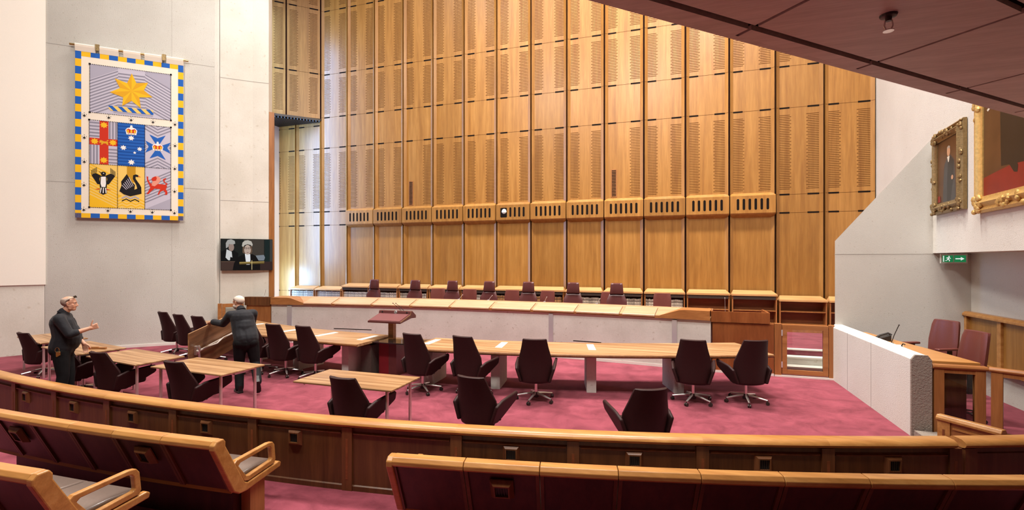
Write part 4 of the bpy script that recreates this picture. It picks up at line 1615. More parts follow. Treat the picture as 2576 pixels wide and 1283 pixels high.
ph = thing('desk_telephone', 'black desk telephone on the side desk behind the parapet', 'telephone', (3.52, 9.62, 1.025), R(80))
b = MB()
b.prism([(-0.10, 0.0), (0.10, 0.0), (0.10, 0.02), (-0.10, 0.11)], -0.09, 0.09, 'x')
b.build('body', M['black'], ph, local=True, bevel=0.006)
b = MB()
b.tube([(-0.06, -0.10, 0.10), (-0.06, -0.06, 0.135), (-0.06, 0.05, 0.09), (-0.06, 0.10, 0.045)], [0.024, 0.016, 0.016, 0.024], 8)
b.build('handset', M['black'], ph, local=True, smooth=True)
b = MB()
b.box(0.0, 0.07, -0.085, -0.055, 0.10, 0.112)
b.build('display', M['steel'], ph, local=True)
b = MB()
b.lathe([(0.035, 0), (0.03, 0.02)], 12, 0, Matrix.Translation((3.50, 9.25, 1.025)))
b.tube([(3.50, 9.25, 1.04), (3.53, 9.22, 1.18), (3.57, 9.17, 1.34)], 0.006, 6)
b.ball((3.572, 9.168, 1.345), 0.012, 8)
tag(b.build('microphone', M['black']), 'thin black gooseneck microphone on the side desk behind the parapet', 'microphone')
b = MB()
b.box(3.47, 3.58, 9.02, 9.14, 1.025, 1.035)
tag(b.build('paper_pad', M['white']), 'small white pad lying on the side desk by the microphone', 'paper')
b = MB()
b.lathe([(0.022, 0), (0.018, 0.01)], 10, 0, Matrix.Translation((3.50, 8.86, 1.025)))
b.tube([(3.50, 8.86, 1.03), (3.49, 8.87, 1.06), (3.50, 8.85, 1.095), (3.52, 8.83, 1.085)], 0.009, 6)
tag(b.build('cable_hook', M['black']), 'small black curled hook standing on the side desk', 'hook')


# ------------------------------------------------------------------ portraits, exit sign, sprinkler, screen
WP, WD = Vector((4.82, 11.0, 0)), Vector((0.1274, 0.9919, 0))


def portrait(lab, s0, s1, z0, z1, fw, gilt, fig, group):
    """s runs along the wall away from us; local x = -s so the picture reads left to right"""
    W, H = s1 - s0, z1 - z0
    p = WP + WD * s1
    ang = math.atan2(-WD.y, -WD.x)
    # local x towards us along the wall, local -y into the room
    t = thing('framed_portrait', lab, 'painting', (p.x - 0.01, p.y, z0), ang, group)
    prof = [(0.0, 0.0), (0.0, 0.05), (0.15, 0.075), (0.35, 0.05), (0.6, 0.10), (0.85, 0.055), (1.0, 0.05), (1.0, 0.0)]
    b = MB()
    V, F = [], []
    q = len(prof)
    for cx, cz, ix, iz in ((0, 0, 1, 1), (W, 0, -1, 1), (W, H, -1, -1), (0, H, 1, -1)):
        for f, d in prof:
            V.append((cx + ix * f * fw, -d, cz + iz * f * fw))
    for k in range(4):
        for j in range(q - 1):
            F.append((k * q + j, k * q + j + 1, ((k + 1) % 4) * q + j + 1, ((k + 1) % 4) * q + j))
    b.add(V, F)
    rng = random.Random(3)
    spots = [(0, 0), (W, 0), (0, H), (W, H), (W / 2, 0), (W / 2, H), (0, H / 2), (W, H / 2)]
    for k, (cx, cz) in enumerate(spots):
        n = 16 if k < 4 else 12
        for j in range(n):
            if k < 4:
                ox = rng.uniform(0.08, 1.0) * fw * (1 if cx == 0 else -1)
                oz = rng.uniform(0.08, 1.0) * fw * (1 if cz == 0 else -1)
            elif cz in (0, H):
                ox = rng.uniform(-1.5, 1.5) * fw
                oz = rng.uniform(0.1, 0.75) * fw * (1 if cz == 0 else -1)
            else:
                ox = rng.uniform(0.1, 0.75) * fw * (1 if cx == 0 else -1)
                oz = rng.uniform(-1.7, 1.7) * fw
            b.ball((cx + ox, -0.072, cz + oz), rng.uniform(0.11, 0.19) * fw, 8, 0, None, (rng.uniform(0.8, 1.5), 0.9, rng.uniform(0.8, 1.5)))
    b.build('frame', gilt, t, local=True, smooth=True)
    b = MB()
    b.box(fw * 0.9, W - fw * 0.9, -0.035, -0.005, fw * 0.9, H - fw * 0.9, 0)
    mats = [fig[0]]
    for k, (mat, pts) in enumerate(fig[1]):
        mats.append(mat)
        cw, ch = W - 2 * fw, H - 2 * fw
        V = [(fw + x * cw, -0.0355 - 0.0006 * k, fw + z * ch) for x, z in pts]
        b.add(V, [list(range(len(V)))], k + 1)
    b.build('canvas', mats, t, local=True, recalc=False)
    b = MB()
    b.box(0.03, W - 0.03, -0.03, 0.0, 0.03, H - 0.03)
    b.build('backing', M['table_dark'], t, local=True)


def ell(cx, cz, rx, rz, n=18):
    return [(cx + rx * math.cos(2 * PI * k / n), cz + rz * math.sin(2 * PI * k / n)) for k in range(n)]


c_bg = noisy('brown_oil_paint', (0.085, 0.036, 0.013), 3, 0.5, 0.4)
c_robe = noisy('black_oil_paint', (0.012, 0.010, 0.009), 5, 0.4, 0.35)
c_robe2 = noisy('slate_oil_paint', (0.035, 0.032, 0.032), 4, 0.4, 0.35)
c_flesh = plain('flesh_oil_paint', (0.46, 0.25, 0.14), 0.5)
c_white = plain('white_oil_paint', (0.6, 0.55, 0.46), 0.5)
c_grey = plain('grey_oil_paint', (0.30, 0.25, 0.20), 0.5)
c_red = noisy('scarlet_oil_paint', (0.19, 0.013, 0.009), 4, 0.3, 0.4)
portrait('smaller gilt framed portrait of a standing man in dark robes', -1.50, -0.20, 3.22, 4.70, 0.19, M['gilt_dark'],
         (c_bg, [(c_robe2, [(0.25, 0.0), (0.85, 0.0), (0.82, 0.35), (0.78, 0.62), (0.62, 0.72), (0.48, 0.72), (0.33, 0.6), (0.28, 0.3)]),
                 (c_robe, [(0.45, 0.0), (0.6, 0.0), (0.75, 0.35), (0.75, 0.62), (0.6, 0.71), (0.5, 0.71), (0.47, 0.4)]),
                 (c_white, [(0.46, 0.71), (0.58, 0.71), (0.54, 0.62), (0.51, 0.62)]),
                 (c_flesh, ell(0.53, 0.785, 0.075, 0.075)),
                 (c_grey, [(0.455, 0.80), (0.46, 0.86), (0.53, 0.88), (0.60, 0.86), (0.60, 0.83), (0.53, 0.845), (0.48, 0.83)]),
                 (c_flesh, ell(0.70, 0.36, 0.05, 0.035)),
                 (c_red, [(0.02, 0.02), (0.16, 0.02), (0.14, 0.12), (0.02, 0.12)])]), 'framed portraits on the right wall')
portrait('large gilt framed painting of a robed figure on red carpet, cut by the edge', -4.1, -1.92, 3.10, 6.6, 0.24, M['gilt'],
         (c_bg, [(c_red, [(0.0, 0.0), (1.0, 0.0), (1.0, 0.13), (0.30, 0.105), (0.0, 0.09)]),
                 (c_robe, [(0.30, 0.12), (0.28, 0.45), (0.33, 0.58), (0.8, 0.62), (0.9, 0.3), (0.86, 0.10), (0.52, 0.11)]),
                 (c_robe, [(0.42, 0.12), (0.50, 0.075), (0.55, 0.07), (0.56, 0.10), (0.50, 0.14)]),
                 (c_flesh, ell(0.27, 0.44, 0.045, 0.022)),
                 (c_white, [(0.08, 0.405), (0.17, 0.425), (0.16, 0.435), (0.06, 0.415)]),
                 (c_white, [(0.14, 0.52), (0.22, 0.52), (0.22, 0.60), (0.15, 0.60)]),
                 (c_white, [(0.27, 0.52), (0.32, 0.52), (0.34, 0.58), (0.26, 0.60)]),
                 (c_flesh, ell(0.35, 0.70, 0.10, 0.06))]), 'framed portraits on the right wall')

# exit sign hung from the underside of the upper wall
es = thing('exit_sign', 'green and white exit sign with a running figure and an arrow', 'sign', (5.08, 10.88, 2.52))
b = MB()
b.box(-0.20, 0.20, -0.015, 0.015, -0.19, -0.015)
b.build('housing', flatc('sign_white', (225, 228, 222), 0.5), es, local=True)
b = MB()
g = glowc('exit_green', (28, 120, 70), 0.9)
w = glowc('exit_white', (235, 242, 235), 0.9)
b.quad((-0.178, -0.0160, -0.168), (-0.012, -0.0160, -0.168), (-0.012, -0.0160, -0.042), (-0.178, -0.0160, -0.042), 0)
b.quad((0.0, -0.0160, -0.168), (0.178, -0.0160, -0.168), (0.178, -0.0160, -0.042), (0.0, -0.0160, -0.042), 0)
y = -0.0165
b.add([(0.02, y, -0.115), (0.10, y, -0.115), (0.10, y, -0.138), (0.155, y, -0.105), (0.10, y, -0.072), (0.10, y, -0.095), (0.02, y, -0.095)], [(0, 1, 2, 3, 4, 5, 6)], 1)
b.add([(x, y, z) for x, z in ell(-0.075, -0.062, 0.011, 0.011)], [list(range(18))], 1)
b.add([(-0.105, y, -0.080), (-0.070, y, -0.075), (-0.052, y, -0.093), (-0.045, y, -0.102), (-0.052, y, -0.106), (-0.070, y, -0.094), (-0.078, y, -0.112), (-0.06, y, -0.13), (-0.07, y, -0.155), (-0.079, y, -0.152), (-0.074, y, -0.133),
       (-0.095, y, -0.122), (-0.108, y, -0.142), (-0.135, y, -0.142), (-0.135, y, -0.134), (-0.112, y, -0.132), (-0.1, y, -0.105), (-0.095, y, -0.09), (-0.118, y, -0.098), (-0.122, y, -0.09)], [list(range(20))], 1)
b.quad((-0.165, y, -0.160), (-0.150, y, -0.160), (-0.150, y, -0.050), (-0.165, y, -0.050), 1)
b.build('sign_face', [g, w], es, local=True, recalc=False)
b = MB()
b.box(-0.12, -0.10, -0.008, 0.008, -0.015, 0.0)
b.box(0.10, 0.12, -0.008, 0.008, -0.015, 0.0)
b.build('bracket', M['steel'], es, local=True)

spk = thing('sprinkler_head', 'small metal sprinkler head under the dark timber soffit', 'sprinkler', (1.16, 3.10, SB))
b = MB()
b.lathe([(0.042, 0.0), (0.038, -0.012), (0.016, -0.016), (0.014, -0.035)], 14)
b.build('escutcheon', M['dark_metal'], spk, local=True)
b = MB()
b.tube([(-0.016, 0, -0.03), (-0.02, 0, -0.06), (-0.01, 0, -0.085)], 0.004, 6)
b.tube([(0.016, 0, -0.03), (0.02, 0, -0.06), (0.01, 0, -0.085)], 0.004, 6)
b.lathe([(0.026, -0.085), (0.026, -0.09)], 12)
b.build('deflector', M['chrome'], spk, local=True)

# wall screen showing two robed barristers
tv = thing('wall_screen', 'flat wall screen on the concrete pier showing two people in white wigs and black robes', 'screen', (0, 0, 0))
T = LT(2.085, 0.075, 2.08)
b = MB()
b.box(0, 1.35, 0.0, 0.045, 0, 0.93, 0, T)
b.build('housing', M['black'], tv)
b = MB()
b.box(0.4, 0.9, 0.04, 0.11, 0.2, 0.7, 0, T)
b.build('wall_mount', M['dark_metal'], tv)
scr = [((26, 30, 28), [(0.01, 0.012), (1.34, 0.012), (1.34, 0.918), (0.01, 0.918)]),
       ((62, 56, 50), [(0.80, 0.30), (1.12, 0.30), (1.12, 0.915), (0.58, 0.915)]),
       ((16, 34, 34), [(1.14, 0.2), (1.27, 0.2), (1.27, 0.915), (1.14, 0.915)]),
       ((62, 60, 58), [(1.28, 0.2), (1.34, 0.2), (1.34, 0.915), (1.28, 0.915)]),
       ((66, 48, 42), [(0.012, 0.012), (0.42, 0.012), (0.42, 0.27), (0.012, 0.27)]),
       ((96, 74, 60), [(0.012, 0.25), (0.44, 0.255), (0.44, 0.27), (0.012, 0.27)]),
       ((52, 36, 34), [(1.0, 0.012), (1.34, 0.012), (1.34, 0.26), (1.0, 0.26)]),
       ((10, 12, 14), [(0.012, 0.275), (0.42, 0.275), (0.46, 0.5), (0.30, 0.62), (0.14, 0.62), (0.012, 0.55)]),
       ((205, 205, 205), [(0.155, 0.62), (0.285, 0.55), (0.30, 0.38), (0.25, 0.40), (0.24, 0.30), (0.20, 0.30), (0.13, 0.38)]),
       ((150, 128, 118), ell(0.275, 0.68, 0.07, 0.115)),
       ((165, 163, 158), [(0.14, 0.66), (0.135, 0.80), (0.18, 0.89), (0.27, 0.915), (0.36, 0.87), (0.375, 0.79), (0.33, 0.765), (0.22, 0.77), (0.20, 0.70), (0.16, 0.655)]),
       ((8, 9, 11), [(0.31, 0.012), (0.34, 0.20), (0.42, 0.38), (0.56, 0.46), (0.82, 0.48), (0.95, 0.40), (1.02, 0.20), (1.02, 0.012)]),
       ((228, 228, 230), [(0.62, 0.50), (0.76, 0.48), (0.765, 0.30), (0.745, 0.17), (0.66, 0.17), (0.64, 0.32)]),
       ((100, 78, 62), [(0.565, 0.70), (0.56, 0.52), (0.62, 0.49), (0.78, 0.49), (0.815, 0.56), (0.80, 0.72)]),
       ((186, 164, 150), ell(0.69, 0.61, 0.088, 0.145)),
       ((186, 180, 170), [(0.545, 0.72), (0.56, 0.82), (0.62, 0.88), (0.70, 0.895), (0.79, 0.86), (0.825, 0.77), (0.81, 0.71), (0.77, 0.755), (0.69, 0.775), (0.62, 0.75), (0.575, 0.69)]),
       ((30, 26, 26), [(0.605, 0.685), (0.678, 0.675), (0.678, 0.630), (0.615, 0.635)]),
       ((176, 152, 140), [(0.615, 0.675), (0.668, 0.667), (0.668, 0.640), (0.622, 0.643)]),
       ((30, 26, 26), [(0.70, 0.675), (0.772, 0.685), (0.765, 0.635), (0.70, 0.630)]),
       ((176, 152, 140), [(0.71, 0.667), (0.762, 0.675), (0.757, 0.643), (0.71, 0.640)]),
       ((120, 70, 66), [(0.665, 0.535), (0.725, 0.535), (0.715, 0.522), (0.675, 0.522)]),
       ((120, 128, 136), [(0.90, 0.44), (1.12, 0.46), (1.15, 0.38), (1.12, 0.29), (0.98, 0.29)]),
       ((150, 128, 72), [(0.48, 0.25), (1.13, 0.27), (1.13, 0.215), (0.48, 0.185)]),
       ((92, 74, 36), [(0.48, 0.205), (1.13, 0.235), (1.13, 0.195), (0.48, 0.175)]),
       ((200, 180, 130), [(0.795, 0.02), (0.812, 0.02), (0.812, 0.30), (0.795, 0.30)])]
b = MB()
mats = []
for k, (c, pts) in enumerate(scr):
    mats.append(glowc('screen_tone', c, 0.95))
    b.add([(x, -0.001 - 0.0003 * k, z) for x, z in pts], [list(range(len(pts)))], k, T)
b.build('display', mats, tv, recalc=False)


# ------------------------------------------------------------------ woven tapestry on the left wall
F = {}
for nm, c in dict(cream=(238, 228, 212), blue=(42, 98, 184), yellow=(240, 188, 44), gold=(222, 166, 44), paleyellow=(240, 202, 110), lilac=(196, 192, 208), grey=(140, 138, 154), greylight=(172, 169, 186),
                  red=(202, 56, 38), black=(34, 32, 34), white=(240, 238, 236), orange=(226, 122, 50), deepblue=(30, 76, 156), pink=(226, 150, 130), amber=(196, 146, 40)).items():
    F[nm] = flatc('woven_' + nm, c)
FN = list(F)
tp = thing('tapestry', 'large woven heraldic tapestry with blue and yellow checked border on the concrete wall', 'tapestry', (0, 0, 0))
T = LT(-1.165, 0.10, 3.5)
cl = MB()
cl.box(0, 2.36, 0.0, 0.02, 0, 4.36, FN.index('cream'), T)
_layer = [0]


def lay(pts, c):
    cl.add([(x, -0.0012 * _layer[0], z) for x, z in pts], [list(range(len(pts)))], FN.index(c), T)


def rect(x0, z0, x1, z1, c):
    lay([(x0, z0), (x1, z0), (x1, z1), (x0, z1)], c)


def star(cx, cz, r, n, c, inner=0.5, rot=PI / 2):
    lay([(cx + r * (1 if k % 2 == 0 else inner) * math.cos(rot + PI * k / n), cz + r * (1 if k % 2 == 0 else inner) * math.sin(rot + PI * k / n)) for k in range(2 * n)], c)


def clip(poly, x0, z0, x1, z1):
    def cut(ps, f, g):
        out = []
        for i in range(len(ps)):
            a, c = ps[i], ps[(i + 1) % len(ps)]
            fa, fc = f(a), f(c)
            if fa >= 0:
                out.append(a)
            if (fa >= 0) != (fc >= 0):
                t = fa / (fa - fc)
                out.append((a[0] + (c[0] - a[0]) * t, a[1] + (c[1] - a[1]) * t))
        return out
    for f in (lambda p: p[0] - x0, lambda p: x1 - p[0], lambda p: p[1] - z0, lambda p: z1 - p[1]):
        if len(poly) < 3:
            return []
        poly = cut(poly, f, None)
    return poly


def stripes(x0, z0, x1, z1, slope, step, c, lo=None, hi=None, w=0.5, bound=None):
    """slanted stripes filling a rectangle; slope dz/dx"""
    h = abs(slope) * (x1 - x0)
    k = 0
    z = (z0 - h) if lo is None else lo
    end = (z1 + h) if hi is None else hi
    while z < end:
        a = [(x0, z), (x1, z + slope * (x1 - x0)), (x1, z + slope * (x1 - x0) + step * w), (x0, z + step * w)]
        a = clip(a, *(bound or (x0, z0, x1, z1)))
        if len(a) >= 3:
            lay(a, c)
        z += step


def zigzag(x0, x1, z, amp, n, w, c, up=1):
    top, bot = [], []
    for k in range(n + 1):
        x = x0 + (x1 - x0) * k / n
        zz = z + (amp if k % 2 else 0) * up
        top.append((x, zz + w))
        bot.append((x, zz))
    for k in range(n):
        lay([bot[k], bot[k + 1], top[k + 1], top[k]], c)


# border of squares
_layer[0] = 1
n = 22
for k in range(n):
    z0, z1 = 4.36 * k / n, 4.36 * (k + 1) / n
    c = 'blue' if (k % 2 == 0) != (k == n - 1) else 'yellow'
    rect(0, z0, 0.125, z1, 'blue' if (n - 1 - k) % 2 == 0 else 'yellow')
    rect(2.235, z0, 2.36, z1, 'blue' if (n - 1 - k) % 2 == 0 else 'yellow')
for k in range(11):
    x0, x1 = 0.125 + 2.11 * k / 11, 0.125 + 2.11 * (k + 1) / 11
    rect(x0, 4.235, x1, 4.36, 'yellow' if k % 2 == 0 else 'blue')
    rect(x0, 0, x1, 0.12, 'yellow' if k % 2 == 0 else 'blue')
rect(0, 0, 0.125, 0.12, 'blue')
rect(2.235, 0, 2.36, 0.12, 'blue')
# upper panel
rect(0.30, 2.785, 2.07, 4.06, 'lilac')
rect(0.29, 0.28, 2.07, 2.588, 'lilac')
_layer[0] = 2
lay([(0.30, 3.66), (0.893, 4.0), (0.893, 4.06), (0.30, 4.06)], 'greylight')
lay([(2.07, 3.66), (1.484, 4.0), (1.484, 4.06), (2.07, 4.06)], 'greylight')
stripes(0.30, 2.785, 0.893, 4.06, 0.57, 0.082, 'grey', 2.70, 3.62, 0.42)
stripes(1.484, 2.785, 2.07, 4.06, -0.57, 0.082, 'grey', 3.05, 3.97, 0.42)
for k in range(12):
    z = 2.95 + k * 0.085
    rect(0.893, z, 1.484, z + 0.036, 'grey')
# torse
_layer[0] = 4
tor = [(0.687, 2.95), (0.735, 3.016), (1.652, 3.016), (1.672, 2.96), (1.635, 2.885), (0.74, 2.885)]
lay(tor, 'paleyellow')
rect(0.80, 2.84, 1.66, 2.875, 'greylight')
_layer[0] = 5
for k in range(5):
    x = 0.655 + k * 0.205
    lay(clip([(x + 0.02, 3.016), (x + 0.12, 3.016), (x + 0.24, 2.885), (x + 0.14, 2.885)], 0.69, 2.88, 1.67, 3.02), 'blue')
# seven pointed star with facets
SO = [(1.191, 3.952), (1.551, 3.753), (1.652, 3.366), (1.392, 3.033), (0.983, 3.04), (0.719, 3.375), (0.823, 3.762)]
SI = [(1.293, 3.703), (1.459, 3.534), (1.359, 3.325), (1.187, 3.209), (1.005, 3.275), (0.935, 3.517), (1.089, 3.672)]
ctr_ = (1.187, 3.476)
_layer[0] = 6
for k in range(7):
    lay([ctr_, SI[k - 1], SO[k]], 'gold')
    lay([ctr_, SO[k], SI[k]], 'yellow')
# middle row, first field: red cross
_layer[0] = 2
rect(0.503, 1.43, 0.690, 2.588, 'red')
rect(0.29, 1.94, 0.503, 2.12, 'red')
rect(0.690, 1.94, 0.885, 2.12, 'red')
for k in range(5):
    rect(0.29, 2.15 + k * 0.088, 0.503, 2.19 + k * 0.088, 'grey')
    rect(0.690, 1.47 + k * 0.088, 0.885, 1.51 + k * 0.088, 'grey')
for k in range(3):
    rect(0.70 + k * 0.066, 2.12, 0.735 + k * 0.066, 2.588, 'grey')
    rect(0.30 + k * 0.066, 1.43, 0.335 + k * 0.066, 1.94, 'grey')
_layer[0] = 3
for x, z in ((0.594, 2.479), (0.400, 2.030), (0.785, 2.031), (0.591, 1.546)):
    star(x, z, 0.088, 8, 'yellow', 0.62)
lay([(0.50, 2.06), (0.53, 2.075), (0.60, 2.045), (0.66, 2.05), (0.69, 2.02), (0.675, 1.985), (0.70, 1.955), (0.66, 1.96), (0.64, 1.995), (0.58, 1.99), (0.56, 1.955), (0.52, 1.955), (0.545, 1.985), (0.53, 2.01), (0.49, 1.99), (0.505, 2.025)], 'gold')
lay([(0.66, 2.05), (0.70, 2.075), (0.68, 2.09), (0.65, 2.075)], 'gold')
# second field: stars on blue
_layer[0] = 2
rect(0.885, 1.43, 1.480, 2.588, 'blue')
_layer[0] = 3
for k in range(13):
    z = 1.45 + k * 0.086
    rect(0.885, z, 1.48, z + 0.028, 'deepblue')
_layer[0] = 4
for x, z, r, q in ((1.178, 2.195, 0.075, 7), (1.008, 1.920, 0.075, 7), (1.365, 1.915, 0.062, 7), (1.255, 1.805, 0.038, 5), (1.182, 1.540, 0.082, 7)):
    star(x, z, r, q, 'white', 0.55)


def crown(cx, cz, s, base=4):
    _layer[0] = base
    lay([(cx - 0.107 * s, cz - 0.07 * s), (cx + 0.107 * s, cz - 0.07 * s), (cx + 0.13 * s, cz + 0.05 * s), (cx + 0.09 * s, cz + 0.105 * s), (cx + 0.03 * s, cz + 0.125 * s), (cx + 0.018 * s, cz + 0.185 * s), (cx - 0.018 * s, cz + 0.185 * s), (cx - 0.03 * s, cz + 0.125 * s), (cx - 0.09 * s, cz + 0.105 * s), (cx - 0.13 * s, cz + 0.05 * s)], 'white')
    _layer[0] = base + 1
    lay([(cx - 0.095 * s, cz - 0.025 * s), (cx + 0.095 * s, cz - 0.025 * s), (cx + 0.11 * s, cz + 0.05 * s), (cx + 0.07 * s, cz + 0.09 * s), (cx, cz + 0.06 * s), (cx - 0.07 * s, cz + 0.09 * s), (cx - 0.11 * s, cz + 0.05 * s)], 'red')
    _layer[0] = base + 2
    for dx in (-0.075, 0.0, 0.075):
        lay([(cx + (dx - 0.018) * s, cz - 0.02 * s), (cx + (dx + 0.018) * s, cz - 0.02 * s), (cx + (dx + 0.022) * s, cz + 0.04 * s), (cx + dx * s, cz + 0.065 * s), (cx + (dx - 0.022) * s, cz + 0.04 * s)], 'yellow')
    for dx in (-0.06, 0, 0.06):
        lay([(cx + (dx - 0.02) * s, cz - 0.056 * s), (cx + (dx + 0.02) * s, cz - 0.056 * s), (cx + (dx + 0.02) * s, cz - 0.042 * s), (cx + (dx - 0.02) * s, cz - 0.042 * s)], 'amber')


crown(1.182, 2.356, 1.0)
# third field: blue cross with crown on chevrons
_layer[0] = 2
for up in (1, -1):
    for k in range(7):
        if up > 0:
            z = 2.30 + k * 0.085
            pl = [[(1.48, z + 0.17), (1.766, z), (1.766, z + 0.036), (1.48, z + 0.206)], [(2.07, z + 0.17), (1.766, z), (1.766, z + 0.036), (2.07, z + 0.206)]]
        else:
            z = 1.72 - k * 0.085
            pl = [[(1.48, z - 0.17), (1.766, z), (1.766, z - 0.036), (1.48, z - 0.206)], [(2.07, z - 0.17), (1.766, z), (1.766, z - 0.036), (2.07, z - 0.206)]]
        for q in pl:
            q = clip(q, 1.48, 1.43, 2.07, 2.588)
            if len(q) >= 3:
                lay(q, 'grey')
for sx in (1, -1):
    for k in range(3):
        d = 0.07 * k
        xe = 2.07 if sx > 0 else 1.48
        lay([(xe, 2.12 - d), (xe, 2.085 - d), (1.766 + sx * (0.14 + d), 2.01), (1.766 + sx * (0.17 + d), 2.01)], 'grey')
        lay([(xe, 1.89 + d), (xe, 1.925 + d), (1.766 + sx * (0.14 + d), 2.005), (1.766 + sx * (0.17 + d), 2.005)], 'grey')
_layer[0] = 3
mc = (1.766, 2.01)
for a, c in (((1.580, 2.342), (1.947, 2.346)), ((2.068, 2.165), (2.068, 1.848)), ((1.951, 1.668), (1.584, 1.682)), ((1.487, 1.83), (1.487, 2.165))):
    mid = ((a[0] + c[0]) / 2, (a[1] + c[1]) / 2)
    notch = (mid[0] + (mc[0] - mid[0]) * 0.27, mid[1] + (mc[1] - mid[1]) * 0.27)
    lay([a, notch, mc], 'blue')
    lay([notch, c, mc], 'blue')
crown(1.766, 1.975, 0.98)
# bottom row, first field: piping bird
_layer[0] = 2
rect(0.29, 0.28, 0.885, 1.43, 'paleyellow')
_layer[0] = 3
lay([(0.29, 0.28), (0.885, 0.28), (0.29, 0.62)], 'yellow')
stripes(0.29, 0.28, 0.885, 1.43, -0.57, 0.075, 'yellow', 0.66, 1.42, 0.45)
_layer[0] = 5
lay([(0.525, 1.136), (0.50, 1.04), (0.515, 0.90), (0.46, 0.90), (0.34, 1.12), (0.36, 1.16), (0.43, 1.19)], 'black')
lay([(0.644, 1.145), (0.665, 1.04), (0.644, 0.90), (0.70, 0.91), (0.83, 1.13), (0.80, 1.17), (0.74, 1.20)], 'black')
for k in range(5):
    x = 0.335 + k * 0.025
    lay([(x, 1.13 + k * 0.018), (x + 0.012, 1.135 + k * 0.018), (x + 0.012, 1.27 + k * 0.02), (x, 1.265 + k * 0.02)], 'black')
    x = 0.823 - k * 0.022
    lay([(x, 1.14 + k * 0.018), (x + 0.012, 1.135 + k * 0.018), (x + 0.012, 1.26 + k * 0.02), (x, 1.27 + k * 0.02)], 'black')
lay([(0.52, 1.13), (0.65, 1.14), (0.66, 0.90), (0.65, 0.78), (0.66, 0.67), (0.58, 0.625), (0.495, 0.675), (0.515, 0.78), (0.505, 0.90)], 'black')
lay(ell(0.585, 1.185, 0.055, 0.055), 'black')
lay([(0.55, 1.20), (0.49, 1.25), (0.50, 1.225), (0.54, 1.185)], 'black')
lay([(0.40, 0.765), (0.50, 0.79), (0.50, 0.755)], 'red')
lay([(0.75, 0.755), (0.65, 0.79), (0.65, 0.755)], 'red')
_layer[0] = 6
lay([(0.535, 1.10), (0.635, 1.11), (0.64, 0.92), (0.625, 0.83), (0.545, 0.83), (0.525, 0.92)], 'white')
lay(ell(0.588, 1.195, 0.012, 0.012), 'white')
for dx in (-0.045, 0.0, 0.045):
    lay([(0.575 + dx, 0.81), (0.595 + dx, 0.81), (0.59 + dx * 1.35, 0.67), (0.57 + dx * 1.35, 0.67)], 'white')
# second field: black swan
_layer[0] = 2
rect(0.885, 0.28, 1.475, 1.43, 'paleyellow')
_layer[0] = 3
rect(1.085, 1.0, 1.275, 1.43, 'amber')
for k in range(3):
    zigzag(0.885, 1.475, 0.30 + k * 0.08, 0.055, 6, 0.035, 'yellow')
lay([(0.885, 0.66), (0.98, 0.62), (0.885, 0.55)], 'yellow')
_layer[0] = 5
lay([(0.923, 0.742), (0.97, 0.90), (0.96, 1.0), (1.083, 1.213), (1.19, 1.01), (1.26, 0.93), (1.25, 0.80), (1.32, 0.84), (1.40, 0.86), (1.405, 0.70), (1.16, 0.614), (1.02, 0.66)], 'black')
neck = [((1.405, 0.86), (1.320, 0.80)), ((1.365, 0.95), (1.29, 0.93)), ((1.315, 1.03), (1.245, 1.03)), ((1.275, 1.10), (1.215, 1.09)), ((1.275, 1.155), (1.22, 1.19)), ((1.32, 1.15), (1.28, 1.218)), ((1.335, 1.15), (1.335, 1.20))]
for k in range(len(neck) - 1):
    lay([neck[k][0], neck[k + 1][0], neck[k + 1][1], neck[k][1]], 'black')
lay([(1.33, 1.195), (1.395, 1.150), (1.33, 1.155)], 'orange')
zigzag(0.975, 1.355, 0.465, 0.06, 4, 0.028, 'black')
zigzag(0.975, 1.355, 0.535, 0.06, 4, 0.04, 'greylight')
_layer[0] = 6
for k in range(6):
    x = 0.975 + k * 0.030
    lay([(x, 0.90 + k * 0.045), (x + 0.012, 0.91 + k * 0.045), (x + 0.105, 0.80 + k * 0.02), (x + 0.095, 0.79 + k * 0.02)], 'lilac')
# third field: red lion
_layer[0] = 2
stripes(1.475, 0.28, 2.07, 1.43, 0.57, 0.08, 'grey', 0.44, 1.05, 0.42)
lay([(2.07, 0.28), (1.475, 0.28), (2.07, 0.60)], 'greylight')
_layer[0] = 5
lay([(1.516, 1.197), (1.535, 1.17), (1.555, 1.19), (1.555, 1.10), (1.60, 1.00), (1.68, 0.99), (1.84, 0.99), (1.95, 0.98), (1.985, 0.94), (1.955, 0.86), (1.99, 0.78), (1.985, 0.705), (1.92, 0.70), (1.945, 0.75), (1.90, 0.82), (1.83, 0.78), (1.80, 0.70), (1.765, 0.695), (1.79, 0.78), (1.83, 0.85), (1.70, 0.86), (1.62, 0.78), (1.56, 0.70), (1.515, 0.70), (1.545, 0.75), (1.60, 0.88), (1.575, 0.96), (1.53, 1.06)], 'red')
for pts in ([(1.955, 0.97), (1.995, 1.0), (1.985, 1.03), (1.94, 1.0)], [(1.995, 1.0), (1.93, 1.06), (1.90, 1.06), (1.95, 1.01)], [(1.93, 1.06), (1.92, 1.15), (1.885, 1.13), (1.90, 1.06)], [(1.92, 1.15), (1.965, 1.175), (1.95, 1.12), (1.91, 1.12)]):
    lay(pts, 'red')
_layer[0] = 6
lay([(1.63, 0.94), (1.70, 0.92), (1.80, 1.02), (1.84, 1.12), (1.80, 1.19), (1.74, 1.21), (1.70, 1.17), (1.65, 1.05)], 'pink')
_layer[0] = 7
lay([(1.635, 1.14), (1.665, 1.17), (1.72, 1.20), (1.75, 1.15), (1.73, 1.08), (1.66, 1.06), (1.625, 1.095)], 'red')
# seams of little black diamonds, ermine spots
_layer[0] = 8


def seam(x0, z0, x1, z1, n):
    for k in range(n):
        t = (k + 0.5) / n
        x, z = x0 + (x1 - x0) * t, z0 + (z1 - z0) * t
        h = 0.013
        lay([(x - h, z), (x, z - h), (x + h, z), (x, z + h)], 'black')


